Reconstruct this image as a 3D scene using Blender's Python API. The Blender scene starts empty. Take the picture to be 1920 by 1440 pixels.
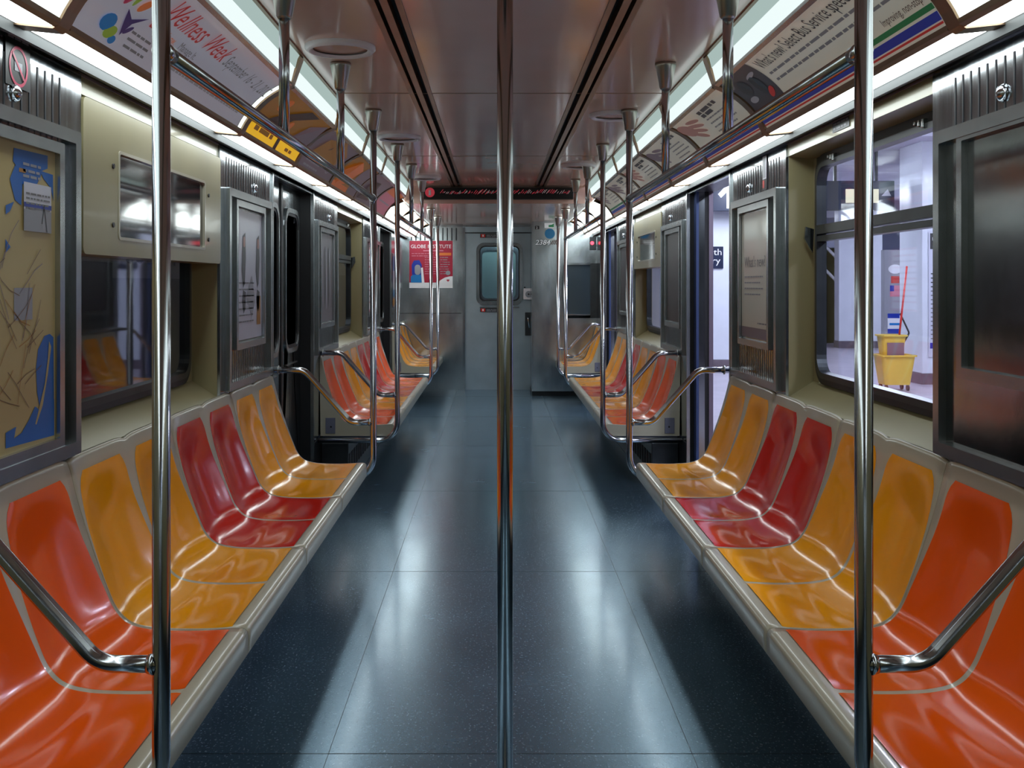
import bpy, bmesh, math, random
from mathutils import Vector, Matrix, noise
random.seed(7)
sc = bpy.context.scene
COL = sc.collection
H = 1.37                    # camera height; the car runs along +Y, its middle at X = 0
WX = 1.215                  # inside face of the side walls
GX = 1.325                  # plane of the window glass
CZ = 2.292                  # ceiling
DZ = 2.13                   # lowered ceiling at the far end
FY = 13.3                   # far bulkhead
PX = 0.679                  # stanchion line

# ------------------------------------------------------------------ materials
def new_mat(name):
    m = bpy.data.materials.new(name); m.use_nodes = True
    nt = m.node_tree
    return m, nt, nt.nodes['Principled BSDF']
def L(nt, a, ao, b, bi): nt.links.new(a.outputs[ao], b.inputs[bi])
def srgb(r, g, b):
    f = lambda c: (c/255/12.92 if c/255 <= .04045 else ((c/255+.055)/1.055)**2.4)
    return (f(r), f(g), f(b), 1)
def mat(name, col, rough=.5, metal=0, coat=0, spec=None, var=0, vscale=6, stretch=(1,1,1), bump=0, rvar=0, emit=None, es=0):
    m, nt, b = new_mat(name)
    b.inputs['Base Color'].default_value = col
    b.inputs['Roughness'].default_value = rough
    b.inputs['Metallic'].default_value = metal
    b.inputs['Coat Weight'].default_value = coat
    b.inputs['Coat Roughness'].default_value = .06
    if spec is not None: b.inputs['Specular IOR Level'].default_value = spec
    if emit:
        b.inputs['Emission Color'].default_value = emit
        b.inputs['Emission Strength'].default_value = es
    if var or bump or rvar:
        tc = nt.nodes.new('ShaderNodeTexCoord'); mp = nt.nodes.new('ShaderNodeMapping')
        mp.inputs['Scale'].default_value = stretch
        L(nt, tc, 'Object', mp, 'Vector')
        n = nt.nodes.new('ShaderNodeTexNoise'); n.inputs['Scale'].default_value = vscale; n.inputs['Detail'].default_value = 5
        L(nt, mp, 'Vector', n, 'Vector')
        if var:
            r = nt.nodes.new('ShaderNodeValToRGB')
            r.color_ramp.elements[0].position = .3; r.color_ramp.elements[1].position = .7
            r.color_ramp.elements[0].color = tuple(c*(1-var) for c in col[:3])+(1,)
            r.color_ramp.elements[1].color = tuple(min(1, c*(1+var)) for c in col[:3])+(1,)
            L(nt, n, 'Fac', r, 'Fac'); L(nt, r, 'Color', b, 'Base Color')
        if rvar:
            mr = nt.nodes.new('ShaderNodeMapRange')
            mr.inputs['To Min'].default_value = max(0, rough-rvar); mr.inputs['To Max'].default_value = rough+rvar
            L(nt, n, 'Fac', mr, 'Value'); L(nt, mr, 'Result', b, 'Roughness')
        if bump:
            bp = nt.nodes.new('ShaderNodeBump'); bp.inputs['Strength'].default_value = bump; bp.inputs['Distance'].default_value = .01
            L(nt, n, 'Fac', bp, 'Height'); L(nt, bp, 'Normal', b, 'Normal')
    return m
def emat(name, col, s):
    m = bpy.data.materials.new(name); m.use_nodes = True; nt = m.node_tree
    nt.nodes.remove(nt.nodes['Principled BSDF'])
    e = nt.nodes.new('ShaderNodeEmission'); e.inputs['Color'].default_value = col; e.inputs['Strength'].default_value = s
    L(nt, e, 'Emission', nt.nodes['Material Output'], 'Surface'); return m

M = {}
M['cream'] = mat('cream_panel', srgb(158,149,112), .30, coat=.25, var=.07, vscale=3, stretch=(1,1,.4))
M['cream_shell'] = mat('cream_fibreglass', srgb(184,178,158), .28, coat=.5, var=.04, vscale=5)
M['steel'] = mat('brushed_steel', (.38,.41,.43,1), .16, 1, var=.15, vscale=30, stretch=(.3,1,.06), rvar=.08)
M['steel_plate'] = mat('worn_steel_plate', (.42,.46,.48,1), .19, 1, var=.2, vscale=5, stretch=(1,1,.5), rvar=.1, bump=.12)
M['steel_frame'] = mat('frame_steel', (.46,.49,.50,1), .24, 1, var=.1, vscale=10)
M['lip'] = mat('painted_lamp_channel', (.075,.08,.078,1), .5)
M['mirror_panel'] = mat('dulled_mirror_steel', (.26,.26,.25,1), .13, 1, var=.12, vscale=6, rvar=.05, bump=.06)
M['chrome'] = mat('polished_tube', (.50,.51,.54,1), .15, 1, rvar=.03, vscale=20)
M['cup'] = mat('cast_cup', (.42,.41,.37,1), .3, 1)
M['bronze'] = mat('bronze_trim', (.30,.20,.13,1), .3, .9, var=.12, vscale=8)
M['rib_light'] = mat('grooved_steel', (.34,.37,.39,1), .24, 1, var=.1, vscale=20, stretch=(1,4,.1))
M['groove'] = mat('dark_groove', (.02,.02,.025,1), .5, .3)
M['black'] = mat('black_rubber', (.008,.008,.01,1), .45)
M['slot'] = mat('black_slot', (.002,.002,.002,1), .8)
M['dark'] = mat('dark_steel', (.05,.055,.06,1), .35, .7, var=.2, vscale=8)
M['blue_edge'] = mat('blue_door_edge', (.06,.09,.22,1), .35, .4)
M['pink_edge'] = mat('worn_door_edge', (.25,.2,.26,1), .35, .6)
M['kick'] = mat('dark_kick_panel', (.012,.014,.016,1), .4, .2)
M['endwall'] = mat('grey_blue_door_paint', (.36,.43,.47,1), .3, .6, var=.1, vscale=4)
M['white_plastic'] = mat('white_plastic', srgb(225,220,225), .3)
M['paper'] = mat('advert_paper', srgb(205,205,220), .28, coat=.25)
M['paper_cream'] = mat('cream_advert_paper', srgb(222,220,205), .28, coat=.25)
M['plate'] = mat('grey_outlet_plate', srgb(120,122,140), .4, .3)
def ink(n, r, g, b, rough=.35): M[n] = mat(n, srgb(r,g,b), rough)
ink('ink_red',196,44,36); ink('ink_orange',225,120,50); ink('ink_dark',40,38,42); ink('ink_grey',118,116,120)
ink('ink_blue',20,120,190); ink('ink_lime',150,180,50); ink('ink_green',20,120,70); ink('ink_purple',70,45,110)
ink('ink_pink',190,35,80); ink('ink_white',235,235,240); ink('ink_navy',20,50,160); ink('ink_yellow',240,186,20)
ink('ink_gold',165,112,30); ink('ink_brown',66,40,30); ink('ink_mauve',122,105,115); ink('ink_crimson',170,24,56)
ink('ink_rose',205,120,140); ink('ink_black',8,8,10); ink('ink_teal',0,95,140); ink('ink_skin',176,128,118)
ink('ink_water',24,98,182); ink('ink_land',186,166,112); ink('ink_road',120,92,66); ink('ink_photo',60,56,62); ink('ink_silver',150,150,158)
for n, c in (('seat_orange',(244,94,8)),('seat_yellow',(248,165,5)),('seat_red',(206,26,4))):
    M[n] = mat(n+'_gelcoat', srgb(*c), .14, coat=.1, spec=.3, var=.05, vscale=4, rvar=.03)

def ceiling_mat():
    m, nt, b = new_mat('glossy_ceiling_laminate')
    tc = nt.nodes.new('ShaderNodeTexCoord'); n = nt.nodes.new('ShaderNodeTexNoise'); n.inputs['Scale'].default_value = 2.5
    L(nt, tc, 'Object', n, 'Vector')
    r = nt.nodes.new('ShaderNodeValToRGB')
    r.color_ramp.elements[0].color = (.62,.38,.30,1); r.color_ramp.elements[1].color = (.72,.48,.40,1)
    L(nt, n, 'Fac', r, 'Fac'); L(nt, r, 'Color', b, 'Base Color')
    b.inputs['Roughness'].default_value = .2; b.inputs['Coat Weight'].default_value = .5; b.inputs['Coat Roughness'].default_value = .08
    b.inputs['Specular IOR Level'].default_value = .8
    return m
M['ceiling'] = ceiling_mat()

def floor_mat():
    m, nt, b = new_mat('speckled_dark_floor')
    tc = nt.nodes.new('ShaderNodeTexCoord')
    v = nt.nodes.new('ShaderNodeTexNoise'); v.inputs['Scale'].default_value = 130; v.inputs['Detail'].default_value = 1
    mp = nt.nodes.new('ShaderNodeMapping'); mp.inputs['Scale'].default_value = (1,.7,1)
    L(nt, tc, 'Object', mp, 'Vector'); L(nt, mp, 'Vector', v, 'Vector')
    r = nt.nodes.new('ShaderNodeValToRGB')
    e = r.color_ramp.elements; e[0].position = .60; e[0].color = (.045,.075,.105,1); e[1].position = .72; e[1].color = (.20,.24,.27,1)
    L(nt, v, 'Fac', r, 'Fac')
    d = nt.nodes.new('ShaderNodeTexNoise'); d.inputs['Scale'].default_value = 2.2; d.inputs['Detail'].default_value = 8; d.inputs['Roughness'].default_value = .65
    L(nt, tc, 'Object', d, 'Vector')
    wr = nt.nodes.new('ShaderNodeValToRGB')
    we = wr.color_ramp.elements; we[0].position = .35; we[0].color = (.9,.92,.93,1); we[1].position = .62; we[1].color = (1.06,1.08,1.1,1)
    L(nt, d, 'Fac', wr, 'Fac')
    mx = nt.nodes.new('ShaderNodeMix'); mx.data_type = 'RGBA'; mx.blend_type = 'MULTIPLY'; mx.inputs['Factor'].default_value = 1
    nt.links.new(r.outputs['Color'], mx.inputs['A']); nt.links.new(wr.outputs['Color'], mx.inputs['B'])
    # scuffs with edges of their own
    s = nt.nodes.new('ShaderNodeTexNoise'); s.inputs['Scale'].default_value = 9; s.inputs['Detail'].default_value = 6
    mp2 = nt.nodes.new('ShaderNodeMapping'); mp2.inputs['Scale'].default_value = (1,2.2,1)
    L(nt, tc, 'Object', mp2, 'Vector'); L(nt, mp2, 'Vector', s, 'Vector')
    sr = nt.nodes.new('ShaderNodeValToRGB'); se = sr.color_ramp.elements
    se[0].position = .24; se[0].color = (.35,.35,.35,1); se[1].position = .28; se[1].color = (1,1,1,1)
    L(nt, s, 'Fac', sr, 'Fac')
    mx2 = nt.nodes.new('ShaderNodeMix'); mx2.data_type = 'RGBA'; mx2.blend_type = 'MULTIPLY'; mx2.inputs['Factor'].default_value = 1
    nt.links.new(mx.outputs['Result'], mx2.inputs['A']); nt.links.new(sr.outputs['Color'], mx2.inputs['B'])
    nt.links.new(mx2.outputs['Result'], b.inputs['Base Color'])
    rr = nt.nodes.new('ShaderNodeMapRange'); rr.inputs['From Min'].default_value = .3; rr.inputs['From Max'].default_value = .7
    rr.inputs['To Min'].default_value = .22; rr.inputs['To Max'].default_value = .28
    L(nt, d, 'Fac', rr, 'Value'); L(nt, rr, 'Result', b, 'Roughness')
    b.inputs['Specular IOR Level'].default_value = 1; b.inputs['IOR'].default_value = 2.1
    b.inputs['Coat Weight'].default_value = .25; b.inputs['Coat Roughness'].default_value = .12
    b.inputs['Specular Tint'].default_value = (.5,.78,1,1)
    bp = nt.nodes.new('ShaderNodeBump'); bp.inputs['Strength'].default_value = .08; bp.inputs['Distance'].default_value = .002
    L(nt, v, 'Fac', bp, 'Height'); L(nt, bp, 'Normal', b, 'Normal')
    return m
M['floor'] = floor_mat()

def glass_mat(name, tint, gloss=.5):
    m = bpy.data.materials.new(name); m.use_nodes = True; nt = m.node_tree
    nt.nodes.remove(nt.nodes['Principled BSDF'])
    t = nt.nodes.new('ShaderNodeBsdfTransparent'); t.inputs['Color'].default_value = tint
    g = nt.nodes.new('ShaderNodeBsdfGlossy'); g.inputs['Roughness'].default_value = .03; g.inputs['Color'].default_value = (.9,.92,1,1)
    f = nt.nodes.new('ShaderNodeLayerWeight'); f.inputs['Blend'].default_value = .5
    pw = nt.nodes.new('ShaderNodeMath'); pw.operation = 'POWER'; pw.inputs[1].default_value = 5; L(nt, f, 'Facing', pw, 0)
    ma = nt.nodes.new('ShaderNodeMath'); ma.operation = 'MULTIPLY_ADD'; ma.inputs[1].default_value = 1-gloss; ma.inputs[2].default_value = gloss; L(nt, pw, 0, ma, 0)
    mx = nt.nodes.new('ShaderNodeMixShader')
    L(nt, ma, 0, mx, 0); nt.links.new(t.outputs[0], mx.inputs[1]); nt.links.new(g.outputs[0], mx.inputs[2])
    L(nt, mx, 'Shader', nt.nodes['Material Output'], 'Surface'); return m
M['glass'] = glass_mat('window_glass', (.88,.89,.92,1), .09)
M['glass_smoked'] = glass_mat('smoked_glass', (.25,.26,.28,1), .12)
M['lamp'] = emat('fluorescent_diffuser', (.88,.98,1,1), 6)
M['lamp_up'] = emat('upper_light_slot', (.88,1,.99,1), .8)
M['pale_strip_glow'] = emat('glowing_pale_strip', (.74,.95,.90,1), .42)  # pale strip above the light slot, no lamp: its brightness is emission
M['lamp_cove'] = emat('bare_cove_diffuser', (.86,1,.96,1), 1.5)
M['lamp_cove_far'] = emat('bright_cove_diffuser', (.90,1,.98,1), 4.5)
M['sign_lamp'] = emat('lit_sign_square', (1,1,.82,1), .9)
M['red_led'] = emat('red_led', (1,.10,.14,1), .26)
M['red_lamp'] = emat('red_indicator', (1,.05,.08,1), 4)
M['white_led'] = emat('pale_led', (.85,.6,.6,1), .22)

# ------------------------------------------------------------------ mesh builder
class MB:
    def __init__(s): s.v = []; s.f = []; s.m = []; s.sm = []; s.mats = []
    def mi(s, m):
        m = M[m] if isinstance(m, str) else m
        if m not in s.mats: s.mats.append(m)
        return s.mats.index(m)
    def add(s, vs, fs, m, smooth=False):
        o = len(s.v); k = s.mi(m)
        s.v += [tuple(v) for v in vs]
        for f in fs: s.f.append([i+o for i in f]); s.m.append(k); s.sm.append(smooth)
        return s
    def quad(s, a, b, c, d, m): return s.add([a,b,c,d], [(0,1,2,3)], m)
    def box(s, x0, x1, y0, y1, z0, z1, m, bev=0):
        x0, x1 = sorted((x0,x1)); y0, y1 = sorted((y0,y1)); z0, z1 = sorted((z0,z1))
        if bev:
            bm = bmesh.new(); bmesh.ops.create_cube(bm, size=1)
            for v in bm.verts: v.co = Vector(((x0+x1)/2+v.co.x*(x1-x0), (y0+y1)/2+v.co.y*(y1-y0), (z0+z1)/2+v.co.z*(z1-z0)))
            bmesh.ops.bevel(bm, geom=bm.edges[:], offset=bev, segments=2, profile=.5, affect='EDGES')
            bm.verts.ensure_lookup_table()
            for i, v in enumerate(bm.verts): v.index = i
            s.add([v.co[:] for v in bm.verts], [[v.index for v in f.verts] for f in bm.faces], m); bm.free(); return s
        vs = [(x,y,z) for z in (z0,z1) for y in (y0,y1) for x in (x0,x1)]
        return s.add(vs, [(0,2,3,1),(4,5,7,6),(0,1,5,4),(2,6,7,3),(0,4,6,2),(1,3,7,5)], m)
    def prism(s, pts, y0, y1, m, caps=True, smooth=False):      # closed (x,z) outline swept along Y
        n = len(pts); vs = [(x,y0,z) for x,z in pts]+[(x,y1,z) for x,z in pts]
        s.add(vs, [(i,(i+1)%n,n+(i+1)%n,n+i) for i in range(n)], m, smooth)
        if caps: s.add(vs, [tuple(range(n-1,-1,-1)), tuple(range(n,2*n))], m)
        return s
    def strip(s, pts, y0, y1, m, ny=1, smooth=True):              # open (x,z) line swept along Y
        n = len(pts); vs = [(x, y0+(y1-y0)*j/ny, z) for j in range(ny+1) for x,z in pts]
        return s.add(vs, [(j*n+i, j*n+i+1, (j+1)*n+i+1, (j+1)*n+i) for j in range(ny) for i in range(n-1)], m, smooth)
    def tube(s, path, r, m, seg=14, caps=True):
        P = [Vector(p) for p in path]; n = len(P)
        T = []
        for i in range(n):
            a = P[max(0,i-1)]; b = P[min(n-1,i+1)]; T.append((b-a).normalized())
        u = T[0].orthogonal().normalized(); vs = []
        for i in range(n):
            if i: u = (u - T[i]*u.dot(T[i])).normalized()
            w = T[i].cross(u); rr = r[i] if isinstance(r, (list,tuple)) else r
            for k in range(seg):
                a = 2*math.pi*k/seg; vs.append(P[i]+u*math.cos(a)*rr+w*math.sin(a)*rr)
        fs = [(i*seg+k, i*seg+(k+1)%seg, (i+1)*seg+(k+1)%seg, (i+1)*seg+k) for i in range(n-1) for k in range(seg)]
        s.add(vs, fs, m, True)
        if caps: s.add(vs, [tuple(range(seg-1,-1,-1)), tuple(range((n-1)*seg, n*seg))], m)
        return s
    def mapped(s, outline, f, m, off=.0012):                       # flat outline (u,v) placed by f(u,v,off)
        return s.add([f(u,v,off) for u,v in outline], [tuple(range(len(outline)))], m)
    def rect(s, u0, v0, u1, v1, f, m, off=.0012, nv=1, nu=1):
        vs = [f(u0+(u1-u0)*i/nu, v0+(v1-v0)*j/nv, off) for j in range(nv+1) for i in range(nu+1)]
        return s.add(vs, [(j*(nu+1)+i, j*(nu+1)+i+1, (j+1)*(nu+1)+i+1, (j+1)*(nu+1)+i) for j in range(nv) for i in range(nu)], m, nv > 1)
    def text(s, body, u, v, h, f, m, off=.0018, width=None, shear=0, align='L'):
        c = bpy.data.curves.new('txt','FONT'); c.body = body; c.size = h; c.shear = shear; c.resolution_u = 2
        o = bpy.data.objects.new('txt', c); me = bpy.data.meshes.new_from_object(o)
        xs = [p.co.x for p in me.vertices]
        if xs:
            w = max(xs)-min(xs); x0 = min(xs); k = (width/w) if width else 1; w *= k
            du = {'L':0,'C':-w/2,'R':-w}[align]
            s.add([f(u+du+(p.co.x-x0)*k, v+p.co.y, off) for p in me.vertices], [tuple(q.vertices) for q in me.polygons], m)
        bpy.data.objects.remove(o); bpy.data.meshes.remove(me); bpy.data.curves.remove(c)
        return s
    def greek(s, u0, u1, v, h, f, m, off=.0015, seed=0):           # a line of print too small to read
        rnd = random.Random(seed+int(v*1e4)); u = u0
        while u < u1-h:
            w = min(u1-u, h*rnd.uniform(1.2, 4.5)); s.rect(u, v, u+w, v+h*.55, f, m, off); u += w+h*.5
        return s
    def build(s, name, parent=None, loc=None):
        me = bpy.data.meshes.new(name)
        o0 = Vector(parent.location) if parent is not None else Vector(loc or (0,0,0))
        if parent is not None:
            p = parent.parent
            while p is not None: o0 += p.location; p = p.parent
        me.from_pydata([tuple(Vector(v)-o0) for v in s.v], [], s.f)
        for m in s.mats: me.materials.append(m)
        me.polygons.foreach_set('material_index', s.m); me.polygons.foreach_set('use_smooth', s.sm)
        bm = bmesh.new(); bm.from_mesh(me); bmesh.ops.remove_doubles(bm, verts=bm.verts, dist=1e-6)
        bmesh.ops.recalc_face_normals(bm, faces=bm.faces); bm.to_mesh(me); bm.free(); me.update()
        o = bpy.data.objects.new(name, me); COL.objects.link(o)
        if parent is not None: o.parent = parent
        elif loc: o.location = loc
        return o

def thing(name, label, cat, loc, group=None):
    o = bpy.data.objects.new(name, None); o.empty_display_size = .1; COL.objects.link(o)
    o.location = loc; return tag(o, label, cat, group)
def tag(o, label, cat, group=None, kind=None):
    o['label'] = label; o['category'] = cat
    if group: o['group'] = group
    if kind: o['kind'] = kind
    return o
def struct(o, label, cat): return tag(o, label, cat, kind='structure')
def fillet(pts, r, n=7):
    P = [Vector(p) for p in pts]; out = [P[0]]
    for i in range(1, len(P)-1):
        a = (P[i-1]-P[i]).normalized(); b = (P[i+1]-P[i]).normalized(); ang = a.angle(b)
        d = r/math.tan(ang/2); A = P[i]+a*d; B = P[i]+b*d; c = P[i]+(a+b).normalized()*(r/math.sin(ang/2))
        va = A-c; vb = B-c; th = va.angle(vb)
        for k in range(n+1):
            t = k/n; out.append(c+(va*math.sin((1-t)*th)+vb*math.sin(t*th))/math.sin(th))
    out.append(P[-1]); return out
def rrect(u0, v0, u1, v1, r, n=6):
    out = []
    for cx, cy, a0 in ((u1-r,v1-r,0),(u0+r,v1-r,90),(u0+r,v0+r,180),(u1-r,v0+r,270)):
        for k in range(n+1):
            a = math.radians(a0+90*k/n); out.append((cx+r*math.cos(a), cy+r*math.sin(a)))
    return out
def ring(mb, o, i, f, off0, off1, m):       # raised frame between outlines o and i
    n = len(o); vs = [f(*p,off0) for p in o]+[f(*p,off1) for p in o]+[f(*p,off1) for p in i]+[f(*p,off0) for p in i]
    mb.add(vs, [(k*n+j, k*n+(j+1)%n, (k+1)*n+(j+1)%n, (k+1)*n+j) for k in range(3) for j in range(n)], m)
def side_map(s, y0, y1, z0, x=WX):          # reading direction as seen from inside the car
    return (lambda u,v,o: (s*(x-o), y0+u, z0+v)) if s < 0 else (lambda u,v,o: (s*(x-o), y1-u, z0+v))
def end_map(x0, y, z0): return lambda u,v,o: (x0+u, y-o, z0+v)
SN = {-1:'left', 1:'right'}

# ------------------------------------------------------------------ floor, ceiling, end wall
mb = MB(); mb.box(-1.3,1.3,-2.2,FY+.1,-.05,0,'floor')
struct(mb.build('floor'), 'dark speckled glossy floor of the subway car', 'floor')
mb = MB()
for y in (1.1,3.0,4.9,6.8,8.7,10.6,12.5): mb.box(-1.2,1.2,y,y+.002,0,.0006,'kick')
for x in (-.52,.54): mb.box(x,x+.0015,-2,FY,0,.0006,'kick')
struct(mb.build('trim_1'), 'thin dark seams between the floor sheets', 'floor seam')

mb = MB()
edges = [(-.81,-.43),(-.405,-.36),(.36,.405),(.43,.81)]
mb.box(-.35,.35,-2.2,9.76,CZ,CZ+.02,'ceiling')
for s in (-1,1):
    mb.box(s*.43,s*.815,-2.2,9.76,CZ,CZ+.02,'ceiling')
    mb.box(s*.35,s*.43,-2.2,9.76,CZ+.03,CZ+.04,'slot')
for y in (2.55,4.98,7.42): mb.box(-.80,.80,y,y+.008,CZ-.0015,CZ+.001,'bronze')
mb.box(-.9,.9,9.76,9.80,DZ,CZ+.02,'ceiling')
mb.box(-.9,.9,9.80,FY,DZ,DZ+.02,'ceiling')
struct(mb.build('ceiling'), 'glossy mauve brown laminate ceiling, lowered at the far end', 'ceiling')
k = 2
for s in (-1,1):
    mb = MB()
    for a, b in ((.338,.358),(.383,.409),(.425,.447)): mb.box(s*a,s*b,-2.2,9.76,CZ-.006,CZ+.03,'bronze')
    mb.box(s*.805,s*.818,-2.2,9.76,CZ-.006,CZ+.02,'bronze')
    struct(mb.build('trim_%d'%k), 'bronze double air slot running along the ceiling, %s side'%SN[s], 'air slot trim'); k += 1

# end wall with opening for the door
mb = MB()
mb.box(-1.34,-.45,FY,FY+.04,0,2.3,'steel_plate'); mb.box(.465,1.34,FY,FY+.04,0,2.3,'steel_plate')
mb.box(-.45,.465,FY,FY+.04,2.02,2.3,'endwall')
mb.box(-.45,-.42,FY-.01,FY,0,2.1,'steel'); mb.box(.435,.465,FY-.01,FY,0,2.1,'steel')
for i in range(11): mb.box(-1.12+i*.058,-1.105+i*.058,FY-.006,FY,1.93,2.09,'groove')
mb.box(-1.2,-.47,FY-.004,FY,.985,.992,'groove')
mb.box(-.9,.9,FY-.01,FY,2.105,2.128,'steel'); mb.box(-.42,.435,FY-.012,FY,2.02,2.035,'black')
struct(mb.build('wall_back'), 'worn stainless end bulkhead beside the end door', 'wall')
mb = MB(); mb.box(-1.4,1.4,-2.24,-2.2,0,2.3,'steel_plate')
struct(mb.build('wall_front'), 'stainless bulkhead behind the viewer', 'wall')

d = bpy.data.objects.new('door_1', None); COL.objects.link(d); d.location = (0,FY,0); struct(d, 'grey blue end door with a round cornered window', 'door')
dm = end_map(0,FY+.02,0)
mb = MB(); o_ = rrect(-.24,1.15,.285,1.86,.07)
ring(mb, rrect(-.42,.0,.435,2.02,.001), o_, dm, -.02, .0, 'endwall'); mb.build('door_leaf', d)
mb = MB(); ring(mb, rrect(-.275,1.09,.325,1.90,.1), rrect(-.235,1.14,.285,1.86,.07), dm, .0, .02, 'steel')
mb.box(-.23,.28,FY-.02,FY+.0,1.06,1.075,'steel'); mb.build('window_frame', d)
mb = MB(); ring(mb, rrect(-.24,1.145,.288,1.862,.07), rrect(-.222,1.163,.27,1.845,.06), dm, -.01, .008, 'black'); mb.build('gasket', d)
mb = MB(); mb.mapped(rrect(-.23,1.15,.28,1.855,.065), dm, 'glass', -.004); mb.build('pane', d)
mb = MB(); mb.box(.335,.475,FY-.025,FY,1.165,1.31,'white_plastic',.008)
mb.tube([(.40,FY-.04,1.235),(.40,FY-.024,1.235)], .042, 'ink_silver', 20); mb.tube([(.40,FY-.045,1.235),(.40,FY-.03,1.235)], .012, 'ink_dark', 12)
mb.box(.34,.36,FY-.03,FY,1.315,1.33,'black'); mb.box(.45,.47,FY-.03,FY,1.315,1.33,'black'); mb.build('lock_plate', d)
mb = MB(); mb.box(.355,.435,FY-.006,FY+.01,.70,1.0,'dark',.005); mb.tube(fillet([(.39,FY-.0,.93),(.39,FY-.05,.93),(.41,FY-.05,.80)],.015), .009, 'chrome', 10); mb.build('door_handle', d)
mb = MB()
for z in (1.965,1.005):
    f = end_map(-.225,FY-.001,z)
    mb.rect(0,0,.30,.05,f,'ink_black'); mb.rect(.01,.005,.065,.045,f,'ink_red',.002); mb.rect(.03,.012,.045,.038,f,'ink_white',.003)
    mb.greek(.08,.28,.028,.014,f,'ink_silver',.002,3); mb.greek(.08,.26,.010,.014,f,'ink_silver',.002,4)
mb.build('warning_sticker', d)
# next car glimpsed through the window
mb = MB(); mb.box(-.8,.8,14.1,14.15,0,2.3,'endwall'); ring(mb, rrect(-.26,1.12,.3,1.87,.09), rrect(-.21,1.17,.25,1.82,.07), end_map(0,14.1,0), 0,.02,'steel')
mb.rect(-.21,1.17,.25,1.82,end_map(0,14.1,0),mat('next_car_glass',(.2,.32,.33,1),.15),.002)
struct(mb.build('door_2'), 'end door of the next car seen through the end window', 'door')
l = bpy.data.lights.new('next_car_fill','POINT'); l.energy = 9; l.color = (.75,1,1); l.shadow_soft_size = .1  # added fill light, makes the next car's door look lit
lo = bpy.data.objects.new('next_car_fill', l); lo.location = (.1,13.75,2.15); COL.objects.link(lo)

# poster on the end bulkhead
def end_poster():
    f = end_map(-1.14,FY-.001,1.315); mb = MB(); W, Hh = .56, .61
    mb.rect(0,0,W,Hh,f,'ink_white',.002); mb.rect(0,.07,W,Hh,f,'ink_crimson',.003); mb.rect(W*.72,.12,W,.42,f,'ink_purple',.0035) if 0 else None
    mb.text('GLOBE INSTITUTE', .02, .515, .065, f, 'ink_white', .005, width=.52)
    mb.greek(.18,.44,.475,.026,f,'ink_rose',.005,6)
    mb.rect(.36,.42,.54,.455,f,'ink_orange',.004)
    for i in range(8): mb.greek(.20,.34+.05*((i*7)%3), .39-.03*i, .016, f, 'ink_rose', .005, i); mb.greek(.40,.50+.01*(i%4), .39-.03*i, .014, f, 'ink_silver', .005, i+9)
    for i in range(2): mb.greek(.03,.33,.44-.03*i,.016,f,'ink_rose',.005,i+20)
    mb.mapped([(.02,.07),(.02,.15),(.05,.175),(.15,.17),(.18,.13),(.18,.07)], f, 'ink_blue', .005)
    mb.mapped([(.035,.17),(.03,.30),(.06,.355),(.13,.36),(.16,.30),(.155,.17)], f, 'ink_navy', .006)
    mb.mapped(rrect(.07,.17,.145,.30,.035), f, 'ink_silver', .007)
    mb.mapped([(.15,.26),(.175,.265),(.20,.02),(.165,.02)], f, 'ink_white', .008)
    mb.mapped([(.36,.06),(.40,.10),(.46,.135),(.52,.15),(.56,.152),(.56,.06)], f, 'ink_white', .005)
    mb.mapped([(.48,.10),(.50,.08),(.52,.10),(.51,.115),(.50,.105),(.49,.115)], f, 'ink_crimson', .006)
    mb.mapped(rrect(.47,.165,.53,.225,.029), f, 'ink_silver', .006)
    return mb.build('poster')
tag(end_poster(), 'crimson school poster with a reading figure on the end bulkhead', 'poster')

# ------------------------------------------------------------------ cab at the far right
CY = 12.55
mb = MB(); mb.box(.42,.79,CY,CY+.03,0.06,DZ,'steel_plate'); mb.box(.42,.45,CY+.03,FY,0.06,DZ,'steel_plate')
mb.box(.775,.80,CY-.015,CY,.06,DZ,'steel'); mb.box(.415,.435,CY-.008,CY,.06,DZ,'steel')
mb.box(.79,WX,CY,CY+.03,0.06,.95,'steel_plate'); mb.box(.79,WX,CY,CY+.03,1.62,DZ,'steel_plate'); mb.box(1.13,WX,CY,CY+.03,.95,1.62,'dark')
struct(mb.build('wall_cab'), 'scratched stainless partition of the driving cab', 'wall')
mb = MB(); mb.box(.42,WX,CY+.03,FY,0,.06,'kick'); struct(mb.build('baseboard_cab'), 'dark base under the cab partition', 'baseboard')
w = bpy.data.objects.new('window_1', None); COL.objects.link(w); w.location = (.96,CY,1); struct(w, 'cab window with bright top and bottom rails', 'window')
mb = MB(); mb.box(.80,1.13,CY-.012,CY+.01,1.60,1.625,'steel'); mb.box(.80,1.13,CY-.02,CY+.01,.985,1.0,'steel'); mb.build('window_frame', w)
mb = MB(); mb.box(.80,1.13,CY+.01,CY+.02,.99,1.61,mat('cab_window_glass',(.05,.07,.09,1),.06,.0,coat=1)); mb.build('pane', w)
f = end_map(.45,CY-.001,0); mb = MB()
mb.text('2384', .01, 1.845, .085, f, 'ink_white', .004, width=.18, shear=.2); mb.text('2384', .016, 1.84, .085, f, 'ink_dark', .003, width=.18, shear=.2)
for i in range(5): mb.mapped([(.19+i*.022,1.845),(.205+i*.022,1.85),(.235+i*.018,1.905),(.22+i*.018,1.90)], f, 'ink_brown', .003)
tag(mb.build('number_decal'), 'car number 2384 with a brown flourish on the cab partition', 'number decal')
mb = MB(); mb.mapped([(.185+.062*math.cos(a*math.pi/16),2.0-.02+.062*math.sin(a*math.pi/16)) for a in range(32)], f, 'ink_teal', .003)
tag(mb.build('round_decal'), 'round blue sticker above the car number', 'sticker')
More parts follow.
